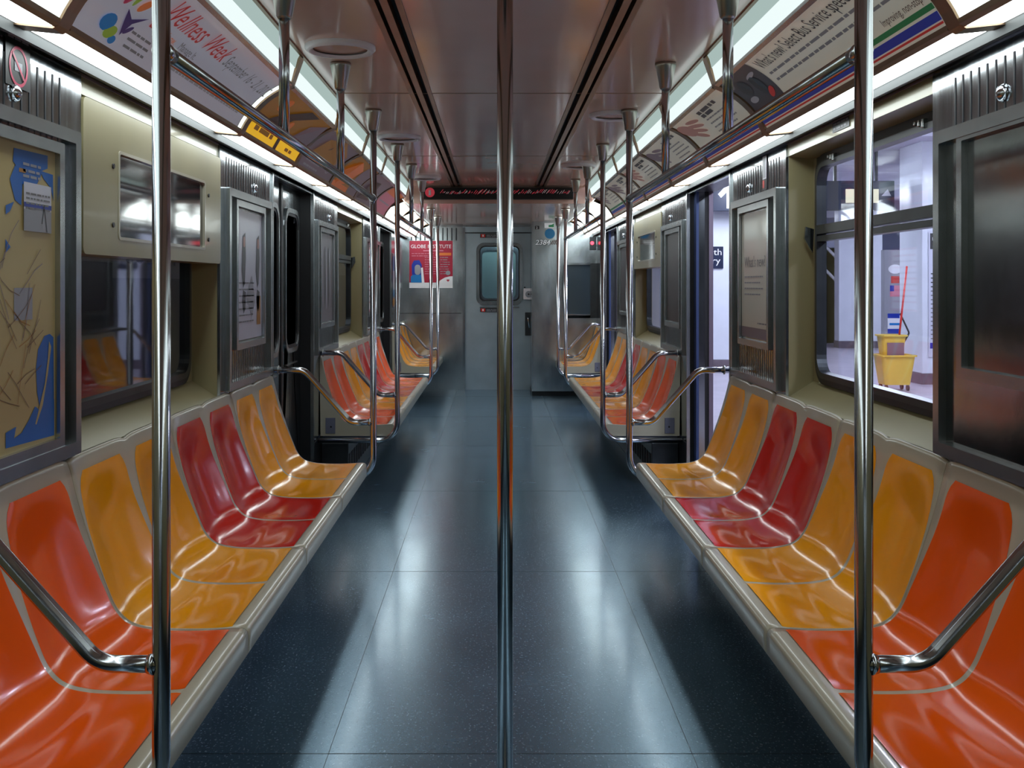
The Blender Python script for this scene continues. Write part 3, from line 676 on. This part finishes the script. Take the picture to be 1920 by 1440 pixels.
# right
def mta(mb, f, W, u0=0):
    mb.rect(u0,.058,W,.074,f,'ink_green',.002); mb.rect(u0,.026,W,.050,f,'ink_navy',.002); mb.rect(u0,.016,W,.022,f,'ink_red',.002)
mb,f,W = ad(1,3,'paper_cream'); mta(mb,f,W)
mb.rect(0,.085,.40,.27,f,'ink_photo',.002,nv=8)
for cu,cv,ru,rv,an,c in ((.13,.19,.06,.04,.2,'ink_dark'),(.27,.17,.05,.05,0,'ink_dark'),(.27,.17,.032,.032,0,'ink_silver'),(.32,.12,.04,.018,.4,'ink_red'),(.1,.13,.05,.015,0,'ink_silver'),(.3,.22,.06,.01,.1,'ink_silver'),(.06,.24,.04,.02,.5,'ink_grey')): mb.mapped(leafpoly(cu,cv,ru,rv,an),f,c,.004)
mb.text("What's new? Select Bus Service speeds on First",.45,.205,.072,f,'ink_dark',.003,width=1.12)
for q in range(2): mb.greek(.45,1.56-.05*q,.172-.034*q,.019,f,'ink_grey',.003,q+11)
mb.text('Improving, non-stop',1.36,.086,.034,f,'ink_brown',.003,width=.25)
tag(mb.build('advert_card'), "cream bus service advert with dark photo and blue stripe, What's new heading", 'advert', AG)
for i,lab in ((4,'cream advert with a brown hand after the bus service advert'),(5,'cream advert with text lines over the first right doorway'),(6,'cream advert with a hand after the first right doorway'),(7,'cream advert with text before the far right window'),(8,'cream advert last before the fully lit cove, right')):
    mb,f,W = ad(1,i,'paper_cream'); mta(mb,f,W)
    h0 = .55 if i != 4 else .50
    mb.greek(h0,.9,.225,.036,f,'ink_photo',.003,i); mb.greek(h0,.72,.20,.036,f,'ink_photo',.003,i+3)
    for q in range(4): mb.greek(h0,.86+.03*(q%3),.18-.026*q,.014,f,'ink_grey',.003,q+i)
    for q in range(4): mb.mapped(leafpoly(.22+.03*q,.14+.028*q,.14-.02*abs(q-1.5),.013,-.25+.05*q),f,'ink_skin' if i in (4,6) else 'ink_mauve',.003+.0003*q)
    mb.mapped(leafpoly(.10,.2,.12,.045,-.2),f,'ink_skin' if i in (4,6) else 'ink_mauve',.0028)
    tag(mb.build('advert_card'), lab, 'advert', AG)

# the cards are thin and the tubes stand behind them: each print glows a little
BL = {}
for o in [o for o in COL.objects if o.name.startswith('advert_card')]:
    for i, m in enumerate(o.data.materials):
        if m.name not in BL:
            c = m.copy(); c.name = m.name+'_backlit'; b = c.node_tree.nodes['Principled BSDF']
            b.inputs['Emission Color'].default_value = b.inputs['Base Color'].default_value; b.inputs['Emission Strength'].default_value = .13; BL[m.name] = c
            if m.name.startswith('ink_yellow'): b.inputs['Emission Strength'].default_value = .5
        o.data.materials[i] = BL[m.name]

# ------------------------------------------------------------------ next stop display
t = thing('next_stop_display', 'long black electronic display with red route bullet under the ceiling', 'display sign', (0,9.70,2.17))
mb = MB(); mb.box(-.705,.705,9.67,9.758,2.165,2.275,'ink_black',.004); mb.build('housing', t)
f = end_map(-.70,9.668,2.165); mb = MB()
mb.mapped([(.055+.045*math.cos(a*math.pi/14),.062+.045*math.sin(a*math.pi/14)) for a in range(28)], f, 'red_led', .002)
mb.text('1',.043,.036,.07,f,'ink_white',.004,width=.022); mb.build('route_bullet', t)
mb = MB(); rnd = random.Random(5); u = .15
while u < 1.36:
    h_ = rnd.choice((.014,.018,.034,.03)); v0 = .052+rnd.uniform(-.008,.008); w_ = .005
    mb.mapped([(u,v0),(u+w_,v0),(u+w_+h_*.8,v0+h_),(u+h_*.8,v0+h_)], f, 'white_led' if rnd.random() < .45 else 'red_led', .002); u += rnd.uniform(.012,.022)
mb.build('led_text', t)

# ceiling discs
for s,y,lab in ((-1,4.0,'round white ceiling disc nearest, left of the aisle'),(-1,6.45,'round white ceiling disc in the middle, left of the aisle'),(-1,8.9,'round white ceiling disc farthest, left of the aisle'),(1,5.6,'round white ceiling disc nearer, right of the aisle'),(1,8.0,'round white ceiling disc farther, right of the aisle')):
    x = s*.615 - (.02 if s < 0 else 0)
    t = thing('ceiling_disc', lab, 'ceiling disc', (x,y,CZ), 'round ceiling discs')
    def ringz(r0,r1,z0,z1,m,n=36):
        mb = MB(); vs = []
        for a in range(n):
            c, q = math.cos(2*math.pi*a/n), math.sin(2*math.pi*a/n)
            for r,z in ((r1,CZ),(r1,z1),(r1-.012,z0),(r0+.012,z0),(r0,z1)): vs.append((x+r*c,y+r*q,z))
        mb.add(vs, [(5*a+k,5*a+k+1,5*((a+1)%n)+k+1,5*((a+1)%n)+k) for a in range(n) for k in range(4)], m, True); return mb
    ringz(.105,.137,CZ-.022,CZ-.012,'white_plastic').build('rim', t)
    mb = MB(); mb.add([(x+.108*math.cos(a*math.pi/16),y+.108*math.sin(a*math.pi/16),CZ-.006) for a in range(32)], [tuple(range(32))], 'ceiling'); mb.build('grille', t)

# ------------------------------------------------------------------ handrails
def cup(mb, x, y, zc):
    mb.tube([(x,y,zc-.0005),(x,y,zc-.014),(x,y,zc-.02),(x,y,zc-.105),(x,y,zc-.112)], [.044,.044,.041,.025,.019], 'cup', 18)
def stanchion(s, y, zc, label):
    t = thing('grab_pole', label, 'grab pole', (s*PX,y,.335), 'stanchions at the bench ends')
    mb = MB(); mb.tube(fillet([(s*PX,y,zc-.06),(s*PX,y,.335),(s*(WX-.013),y,.335)], .12, 9), .0175, 'chrome', 18); mb.build('pole', t)
    mb = MB(); mb.tube(fillet([(s*(PX+.005),y,.635),(s*.80,y,.635),(s*1.045,y,.912),(s*(1.184 if y in (1.99,6.80) else WX-.01),y,.912)], .075, 8), .0165, 'chrome', 16)
    arm = mb.build('armrest', t)
    MB().tube([(s*(PX+.012),y,.635),(s*(PX+.026),y,.635)],[.022,.018],'chrome',16).build('collar', arm)
    fx = .012 if y in (1.99,6.80) else 0
    MB().tube([(s*(WX-.036-fx),y,.9125),(s*(WX-.030-fx),y,.9125)],[.024,.024],'steel_frame',16).build('wall_flange', arm)
    mb = MB(); cup(mb, s*PX, y, zc); mb.build('ceiling_cup', t)
PO = [(1.99,CZ,'at the near end of the near bench'),(5.46,CZ,'at the far end of the near bench'),(6.80,CZ,'at the near end of the middle bench'),(10.34+.05,DZ,'at the far end of the middle bench'),(11.60,DZ,'at the near end of the last bench')]
for s in (-1,1):
    for y,zc,lab in PO: stanchion(s,y,zc,'polished grab pole with armrest %s, %s side'%(lab,SN[s]))
    for (a,b,hs,nm) in ((1.99,5.46,(3.15,4.30),'near'),(6.80,10.39,(7.95,9.10),'middle')):
        mb = MB(); mb.tube([(s*PX,a+.002,1.822),(s*PX,b-.002,1.822)], .0165, 'chrome', 16)
        for yy in (a,b): mb.tube([(s*PX,yy+(.0 if yy==a else -.05),1.822),(s*PX,yy+(.05 if yy==a else 0),1.822)], .021 if yy!=a else .0195, 'chrome', 16)
        tag(mb.build('overhead_rail', None, (s*PX,a,1.822)), 'long overhead rail above the %s %s bench'%(nm,SN[s]), 'handrail')
        for j,yy in enumerate(hs):
            t = thing('rail_hanger', '%s hanger holding the overhead rail of the %s bench, %s side'%(('nearer','farther')[j],nm,SN[s]), 'rail hanger', (s*PX,yy,1.822), 'hangers of the overhead rails')
            mb = MB(); mb.tube([(s*PX,yy,1.825),(s*PX,yy,CZ-.06)], .0165, 'chrome', 16); mb.build('rod', t)
            mb = MB(); cup(mb, s*PX, yy, CZ); mb.build('ceiling_cup', t)
t = thing('grab_pole', 'vertical grab pole standing in the middle of the aisle', 'grab pole', (-.012,2.25,0))
mb = MB(); mb.tube([(-.012,2.25,0.01),(-.012,2.25,CZ-.05)], .0175, 'chrome', 24); mb.build('pole', t)
mb = MB(); cup(mb,-.012,2.25,CZ); mb.box(-.06,.036,2.19,2.31,CZ-.05,CZ-.001,'dark',.01); mb.build('ceiling_cup', t)
mb = MB(); mb.tube([(-.012,2.25,0),(-.012,2.25,.015),(-.012,2.25,.03)],[.05,.048,.02],'cup',20); mb.build('base_flange', t)

# ------------------------------------------------------------------ benches
def spline(pts, n):
    out = []; P = [Vector(p) for p in pts]; m = len(P)-1
    for k_ in range(n+1):
        t = k_/n*m; i = min(int(t), m-1); t -= i
        p0, p1, p2, p3 = P[max(0,i-1)], P[i], P[i+1], P[min(m,i+2)]
        out.append(.5*((2*p1)+(p2-p0)*t+(2*p0-5*p1+4*p2-p3)*t*t+(3*p1-p0-3*p2+p3)*t**3))
    return out
RAW = [(1.199,.892),(1.178,.80),(1.152,.71),(1.122,.62),(1.092,.54),(1.066,.483),(1.03,.447),(.975,.432),(.90,.427),(.82,.427),(.745,.431)]
PROF = spline(RAW, 56); NP = len(PROF)
ARC = [0]
for a, b in zip(PROF, PROF[1:]): ARC.append(ARC[-1]+(b-a).length)
LEN = ARC[-1]
def pn(i):
    a = PROF[max(0,i-1)]; b = PROF[min(NP-1,i+1)]; t = (b-a).normalized(); return Vector((t.y,-t.x)) if Vector((t.y,-t.x)).y > 0 or i < 20 and Vector((t.y,-t.x)).x < 0 else Vector((-t.y,t.x))
NORM = [pn(i) for i in range(NP)]
def sst(a, b, x): x = min(1,max(0,(x-a)/(b-a))); return x*x*(3-2*x)
def depth(i):
    a = ARC[i]
    back = .024*sst(.03,.22,a)*(1-sst(.33,.5,a)); knee = .010*sst(.33,.45,a)*(1-sst(.55,.62,a))
    pan = .014*sst(.50,.70,a)*(1-sst(LEN-.19,LEN-.02,a))
    return back+knee+pan
DEP = [depth(i) for i in range(NP)]
def half(i, hp):
    a = ARC[i]; w = hp*(.80+.155*sst(.0,.42,a))
    d = a-.030
    if d < 0: return 0
    r = .078
    if d < r: w -= r-math.sqrt(max(0,r*r-(r-d)**2))
    e = LEN-.006-a; r2 = .012
    if e < r2: w -= r2-math.sqrt(max(0,r2*r2-(r2-max(e,0))**2))
    return w
def seat_unit(s, y0, pitch, color, label, group, n=2):
    t = thing('bucket_bench', label, 'bench seat', (s*.95,y0,.352), group)
    y1 = y0+n*pitch; hp = pitch/2; NT = 12
    ts = []
    for q in range(n):
        for j in range(NT+(q==n-1)): ts.append((y0+q*pitch+pitch*j/NT, 2*j/NT-1))
    ts[0] = (y0+.0015, -1); ts[-1] = (y1-.0015, 1)
    mb = MB(); tail = [(.728,.4315),(.716,.429),(.709,.422),(.707,.412),(.707,.362),(.713,.353),(WX-.016,.353)]
    rows = []
    head = [(WX-.010,.80),(WX-.010,.890),(1.206,.8955)]
    for (x,z) in head: rows.append([(s*x,y,z-(.010*abs(u)**6 if z > .85 else 0)) for y,u in ts])
    for i in range(NP):
        p, nn = PROF[i], NORM[i]
        top = -.010*(1-sst(0,.05,ARC[i]))
        rows.append([(s*(p.x-nn.x*DEP[i]*(1-u*u)), y, p.y-nn.y*DEP[i]*(1-u*u)+top*abs(u)**6) for y,u in ts])
    for (x,z) in tail: rows.append([(s*x,y,z) for y,u in ts])
    C = len(ts); vs = [v for r in rows for v in r]
    mb.add(vs, [(i*C+j,i*C+j+1,(i+1)*C+j+1,(i+1)*C+j) for i in range(len(rows)-1) for j in range(C-1)], 'cream_shell', True)
    for j in (0,C-1): mb.add([r[j] for r in rows], [tuple(range(len(rows)))], 'cream_shell')
    mb.build('shell', t)
    for q in range(n):
        yc = y0+(q+.5)*pitch; K = 14; idx = [i for i in range(NP) if half(i,hp) > .02 and ARC[i] <= LEN-.0055]
        mb = MB(); vs = []
        for i in idx:
            p, nn = PROF[i], NORM[i]; w = half(i,hp)
            for j in range(K+1):
                tt = 2*j/K-1; u = tt*w/hp; edge = .0028 if abs(tt) < .999 else .0004
                dd = DEP[i]*(1-u*u)-edge
                vs.append((s*(p.x-nn.x*dd), yc+tt*w, p.y-nn.y*dd))
        mb.add(vs, [(i*(K+1)+j,i*(K+1)+j+1,(i+1)*(K+1)+j+1,(i+1)*(K+1)+j) for i in range(len(idx)-1) for j in range(K)], 'seat_'+color, True)
        mb.build('seat', t)
    return t
NM = {'orange':'orange','yellow':'golden yellow','red':'dark red'}
def bench(s, y0, pitch, cols, bn):
    for i,c in enumerate(cols):
        same = [j for j,cc in enumerate(cols) if cc == c]
        pos = '' if len(same) == 1 else (' nearer the viewer' if i == same[0] else ' farther from the viewer')
        seat_unit(s, y0+2*i*pitch, pitch, c, 'pair of glossy %s bucket seats in the %s %s bench'%(NM[c],bn,SN[s])+pos, '%s bench, %s side'%(bn,SN[s]))
    ye = y0
    if bn != 'near':
        t = thing('outlet_plate', 'small grey plate on the cream end of the %s %s bench'%(bn,SN[s]), 'wall plate', (s*1.13,ye,.36), 'grey plates on the bench ends')
        mb = MB(); mb.box(s*1.10,s*1.165,ye-.006,ye+.001,.37,.475,'plate',.002); mb.build('plate', t)
        mb = MB(); mb.tube([(s*1.128,ye-.008,.415),(s*1.128,ye-.005,.415)],.006,'ink_black',10); mb.build('socket', t)
    L_ = 2*pitch*len(cols)
    t = thing('heater_box', 'dark heater box under the %s %s bench'%(bn,SN[s]), 'heater', (s*1.1,ye+L_/2,0), 'heaters under the benches')
    mb = MB(); mb.box(s*1.02,s*(WX-.013),ye+.05,ye+L_-.05,.0,.30,'dark',.006); mb.build('body', t)
    mb = MB()
    nn_ = int(L_/.12)
    for q in range(nn_): mb.box(s*1.017,s*1.021,ye+.08+q*.12,ye+.15+q*.12,.10,.22,'slot')
    mb.build('louvre', t)
    for q in range(2 if len(cols) < 3 else 3):
        yy = ye+.1+q*(L_-.24)/(1 if len(cols) < 3 else 2)
        mb = MB(); mb.prism([(s*.80,.352),(s*.80,.335),(s*(1.0),.302),(s*(WX-.014),.302),(s*(WX-.014),.352)], yy, yy+.04, 'plate')
        tag(mb.build('bench_bracket'), 'steel bracket carrying the %s %s bench, %s'%(bn,SN[s],('near one','middle one','far one')[q] if len(cols) > 2 else ('near one','far one')[q]), 'bracket', 'brackets under the benches')
for s in (-1,1):
    bench(s, 1.944, .432, ['orange','yellow','red','yellow'], 'near')
    bench(s, 6.875, .432, ['orange','yellow','red','orange' if s < 0 else 'yellow'], 'middle')
bench(-1, 11.70, .395, ['yellow','yellow'], 'last')
bench(1, 11.70, .41, ['yellow'], 'last')

# ------------------------------------------------------------------ platform on the right
M['tile'] = mat('white_column_tile', srgb(220,224,235), .25, var=.04, vscale=3)
M['pfloor'] = mat('grey_platform_floor', srgb(176,168,182), .3, var=.10, vscale=3)
M['pceil'] = mat('platform_ceiling_paint', srgb(186,184,200), .6, var=.08, vscale=.7)
M['pwall'] = mat('platform_wall_tile', srgb(170,175,205), .35, var=.06, vscale=1)
M['pbase'] = mat('brown_base_tile', srgb(105,92,100), .4, var=.15, vscale=14)
M['bucket'] = mat('yellow_bucket_plastic', srgb(226,192,78), .35, var=.04)
M['navy'] = mat('navy_sign', srgb(16,28,58), .3)
mb = MB(); mb.box(1.47,14,-3,30,-.09,-.03,'pfloor'); mb.box(1.47,1.75,-3,30,-.035,-.028,'ink_gold')
struct(mb.build('floor_platform'), 'grey station platform floor beyond the right windows', 'floor')
mb = MB(); mb.box(1.47,14,-3,30,3.35,3.45,'pceil')
for y in range(0,30,3): mb.box(1.47,14,y+.2,y+.6,3.12,3.36,'pceil')
struct(mb.build('ceiling_platform'), 'station ceiling with cross beams', 'ceiling')
mb = MB(); mb.box(14,14.1,-3,30,-.03,3.4,'pwall'); mb.box(1.5,14,30,30.1,-.03,3.4,'pwall')
struct(mb.build('wall_platform'), 'blue grey far walls of the station', 'wall')
def column(x0,x1,y0,y1,label):
    t = thing('platform_column', label, 'column', ((x0+x1)/2,(y0+y1)/2,-.03), 'white station columns')
    mb = MB(); mb.box(x0,x1,y0,y1,.12,3.36,'tile',.01); mb.build('shaft', t)
    mb = MB(); mb.box(x0-.01,x1+.01,y0-.01,y1+.01,-.03,.12,'pbase',.004); mb.build('base', t)
column(3.20,3.84,16.9,17.5,'white column with a station name sign, seen through the open door')
column(7.45,8.40,22.4,22.7,'white column behind the mop bucket, seen through the window')
column(5.90,7.3,14.3,15.1,'broad white pillar right of the mop bucket')
column(3.3,3.9,24.2,24.8,'most distant white column, seen through the second right doorway')
# station signs
f = end_map(3.27,16.888,1.62); mb = MB(); mb.box(3.27,3.71,16.87,16.9,1.62,1.98,'navy',.003)
f2 = end_map(3.27,16.87,1.62)
mb.text('South',.03,.22,.15,f2,'ink_white',.004,width=.38); mb.text('Ferry',.03,.08,.15,f2,'ink_white',.004,width=.36)
tag(mb.build('station_sign'), 'navy South Ferry sign on the white column', 'station sign')
mb = MB(); mb.box(3.35,4.15,16.55,16.65,2.54,3.12,'navy',.004); f2 = end_map(3.35,16.55,2.54)
mb.mapped([(.34,.04),(.43,.04),(.43,.30),(.52,.21),(.57,.27),(.385,.46),(.20,.27),(.25,.21),(.34,.30)],f2,'ink_white',.004)
mb.box(3.5,3.54,16.58,16.62,3.12,3.36,'dark'); mb.box(3.96,4.0,16.58,16.62,3.12,3.36,'dark')
tag(mb.build('arrow_sign'), 'dark hanging sign with a white up arrow', 'station sign')
mb = MB(); mb.box(4.7,5.75,14.9,15.1,2.44,2.86,'navy',.004); f2 = end_map(4.7,14.9,2.44)
for u in (.34,.66): mb.rect(u,.1,u+.16,.3,f2,'sign_lamp',.004)
mb.mapped([(.86,.2),(.95,.3),(1.0,.2)],f2,'ink_white',.004)
mb.box(4.9,4.94,14.98,15.02,2.86,3.36,'dark'); mb.box(5.5,5.54,14.98,15.02,2.86,3.36,'dark')
tag(mb.build('hanging_sign'), 'dark blue hanging platform sign with lit squares', 'station sign')
# poster on the pillar
f2 = end_map(5.985,14.288,.35); mb = MB(); mb.rect(0,0,1.0,1.75,f2,'paper',.002)
mb.rect(.02,1.50,.6,1.72,f2,'ink_dark',.004); mb.greek(.05,.5,1.62,.08,f2,'ink_white',.005,2); mb.text('0',.10,1.24,.28,f2,'ink_dark',.004)
for q in range(16): mb.greek(.03,.9,1.15-.06*q,.03,f2,'ink_grey' if q > 3 else 'ink_dark',.004,q)
mb.rect(.02,.12,.98,.2,f2,'ink_navy',.004)
tag(mb.build('service_poster'), 'tall white service notice on the broad white pillar', 'poster')
# information board between the columns
t = thing('notice_board', 'grey board with red, flag and blue stickers between the columns', 'notice board', (6.9,17.6,0))
mb = MB(); mb.box(6.62,7.0,17.6,17.75,-.03,1.95,'ink_silver',.01); mb.build('panel', t)
f2 = end_map(6.62,17.6,0); mb = MB()
mb.mapped(leafpoly(.19,1.62,.12,.08,0),f2,'ink_white',.003); mb.rect(.12,1.38,.26,1.50,f2,'ink_red',.003)
mb.rect(.10,1.15,.28,1.34,f2,'ink_rose',.003); mb.rect(.10,1.24,.17,1.34,f2,'ink_navy',.004)
mb.rect(.06,.78,.34,.86,f2,'ink_navy',.003); mb.rect(.06,.60,.34,.78,f2,'ink_white',.003); mb.rect(.06,.52,.34,.60,f2,'ink_navy',.003); mb.greek(.09,.31,.66,.07,f2,'ink_blue',.004,2)
mb.build('sticker', t)
# stairs far away
t = thing('platform_stairs', 'distant stair flight with white handrails beyond the near right window', 'stairs', (7.9,25,0))
mb = MB()
for q in range(13): mb.box(7.2+.0*q,8.9,24+.28*q*.5,24.3+.28*q*.5,-.03,.17*(12-q)+.1,'ink_grey') if 0 else mb.box(7.1+.17*q,8.9,24.3,25.4,-.03+.0,2.4-.18*q,'pwall')
mb.build('flight', t)
mb = MB()
for zz in (0,.55): mb.tube([(7.1,24.2,2.9-zz),(9.0,24.2,.95-zz)], .035, 'ink_white', 8)
mb.build('handrail', t)
# mop bucket
bx, by = 5.22, 13.55
t = thing('mop_bucket', 'yellow mop bucket with wringer on the platform', 'mop bucket', (bx,by,-.03))
def tub(x,y,z0,z1,w0,d0,w1,d1,m,th=.012,r=.05):
    mb = MB(); lv = [(w0,d0,z0),(w1,d1,z1),(w1+.02,d1+.02,z1),(w1+.02,d1+.02,z1+.02),(w1-th,d1-th,z1+.02),(w0-th,d0-th,z0+.02)]
    R = [[(x+a,y+b,z) for a,b in rrect(-w,-d_,w,d_,r,4)] for w,d_,z in lv]; n = len(R[0])
    vs = [v for q in R for v in q]
    mb.add(vs, [(i*n+j,i*n+(j+1)%n,(i+1)*n+(j+1)%n,(i+1)*n+j) for i in range(len(R)-1) for j in range(n)], m)
    mb.add(R[0], [tuple(range(n))], m); mb.add(R[-1], [tuple(range(n))], m); return mb
tub(bx,by,.05,.42,.17,.14,.22,.18,'bucket').build('tub', t)
mb = tub(bx-.03,by+.02,.40,.68,.13,.10,.16,.12,'bucket'); mb.box(bx-.13,bx+.09,by-.11,by-.10,.43,.60,'ink_mauve'); mb.build('wringer', t)
mb = MB(); mb.tube(fillet([(bx+.13,by,.60),(bx+.20,by,.72),(bx+.08,by,.98)],.05), .012, 'ink_dark', 8); mb.build('wringer_handle', t)
for q,(a,b) in enumerate(((-.14,-.1),(.14,-.1),(-.14,.1),(.14,.1))):
    mb = MB(); mb.tube([(bx+a-.012,by+b,.01),(bx+a+.012,by+b,.01)], .04, 'ink_dark', 12); mb.tube([(bx+a,by+b,.03),(bx+a,by+b,.06)],.01,'steel',8); mb.build('caster', t)
t = thing('mop', 'red handled mop standing in the yellow bucket', 'mop', (bx,by,.3))
mb = MB(); mb.tube([(bx+.02,by-.04,.38),(bx+.16,by-.02,1.60)], .013, 'ink_red', 10); mb.build('handle', t)
mb = MB(); mb.tube([(bx+.0,by-.04,.20),(bx+.015,by-.04,.30),(bx+.02,by-.04,.38)], [.09,.07,.02], 'ink_silver', 12); mb.build('mop_head', t)
# platform lamps
M['plamp'] = emat('platform_tube', (.74,.82,1,1), 68)
for i,(x,y) in enumerate(((3.0,.6),(3.0,3.2),(3.3,8),(4.2,11.5),(4.2,15.4),(4.2,19),(6.9,12.3),(8.5,8),(8.5,16.5),(9.5,20.5),(7,26))):
    mb = MB(); mb.box(x-.10,x+.10,y-.75,y+.75,3.0,3.06,'plamp'); mb.box(x-.14,x+.14,y-.78,y+.78,3.06,3.12,'white_plastic'); mb.box(x-.02,x+.02,y-.02,y+.02,3.12,3.36,'white_plastic')
    tag(mb.build('platform_light'), 'long fluorescent fixture hanging from the station ceiling', 'ceiling light', 'platform light fixtures')

# ------------------------------------------------------------------ tunnel side on the left
M['twall'] = mat('dim_track_wall', srgb(92,90,80), .5, var=.2, vscale=1.5)
M['tpanel'] = mat('track_wall_panel', srgb(120,116,100), .4, var=.1, vscale=2)
mb = MB(); mb.box(-3.4,-3.3,-3,30,-1.2,3.4,'twall'); mb.box(-3.3,-1.35,30,30.1,-1.2,3.4,'twall'); mb.box(-3.3,-3.28,-3,30,1.55,1.95,'tpanel')
struct(mb.build('wall_track'), 'dim station wall on the track side, left', 'wall')
mb = MB(); mb.box(-3.3,-1.35,-3,30,-1.25,-1.2,'kick'); struct(mb.build('floor_track'), 'dark track bed beside the car, left', 'floor')
mb = MB(); mb.box(-3.4,-1.35,-3,30,3.4,3.5,'twall'); struct(mb.build('ceiling_track'), 'dark station ceiling over the track, left', 'ceiling')
f2 = lambda u,v,o: (-3.28+o, u, v)
mb = MB(); mb.rect(8.7,1.42,12.2,2.1,f2,'tpanel',.012); mb.text('South Ferry',9.0,1.55,.42,f2,'ink_black',.02,width=2.4)
tag(mb.build('station_name'), 'South Ferry lettering on the track wall', 'station sign')
for i,y in enumerate((1,6,11,16)):
    mb = MB(); mb.box(-2.5,-2.4,y-.5,y+.5,3.3,3.34,emat('track_tube_%d'%i,(.95,.93,.8,1),4)); mb.box(-2.53,-2.37,y-.53,y+.53,3.34,3.4,'dark')
    tag(mb.build('track_light'), 'dim fluorescent fixture over the track', 'ceiling light', 'track light fixtures')

# ------------------------------------------------------------------ camera, world, output
cam = bpy.data.cameras.new('camera'); co = bpy.data.objects.new('camera', cam); COL.objects.link(co)
co.location = (-.034,0,H); co.rotation_euler = (math.pi/2,0,0)
cam.sensor_width = 36; cam.lens = 36*1930/1920
cam.shift_x = (960-928)/1920; cam.shift_y = -(720-532)/1920
cam.clip_start = .05; cam.clip_end = 100
sc.camera = co
w = bpy.data.worlds.new('world'); sc.world = w; w.use_nodes = True
w.node_tree.nodes['Background'].inputs['Color'].default_value = (.5,.55,.7,1); w.node_tree.nodes['Background'].inputs['Strength'].default_value = .01
sc.view_settings.view_transform = 'Standard'; sc.view_settings.look = 'None'; sc.view_settings.exposure = .3; sc.view_settings.gamma = 1
sc.view_settings.use_curve_mapping = False
cy = sc.cycles; cy.use_denoising = True; cy.max_bounces = 10; cy.diffuse_bounces = 4; cy.glossy_bounces = 5; cy.transparent_max_bounces = 12
cy.sample_clamp_indirect = 4; cy.use_light_tree = True
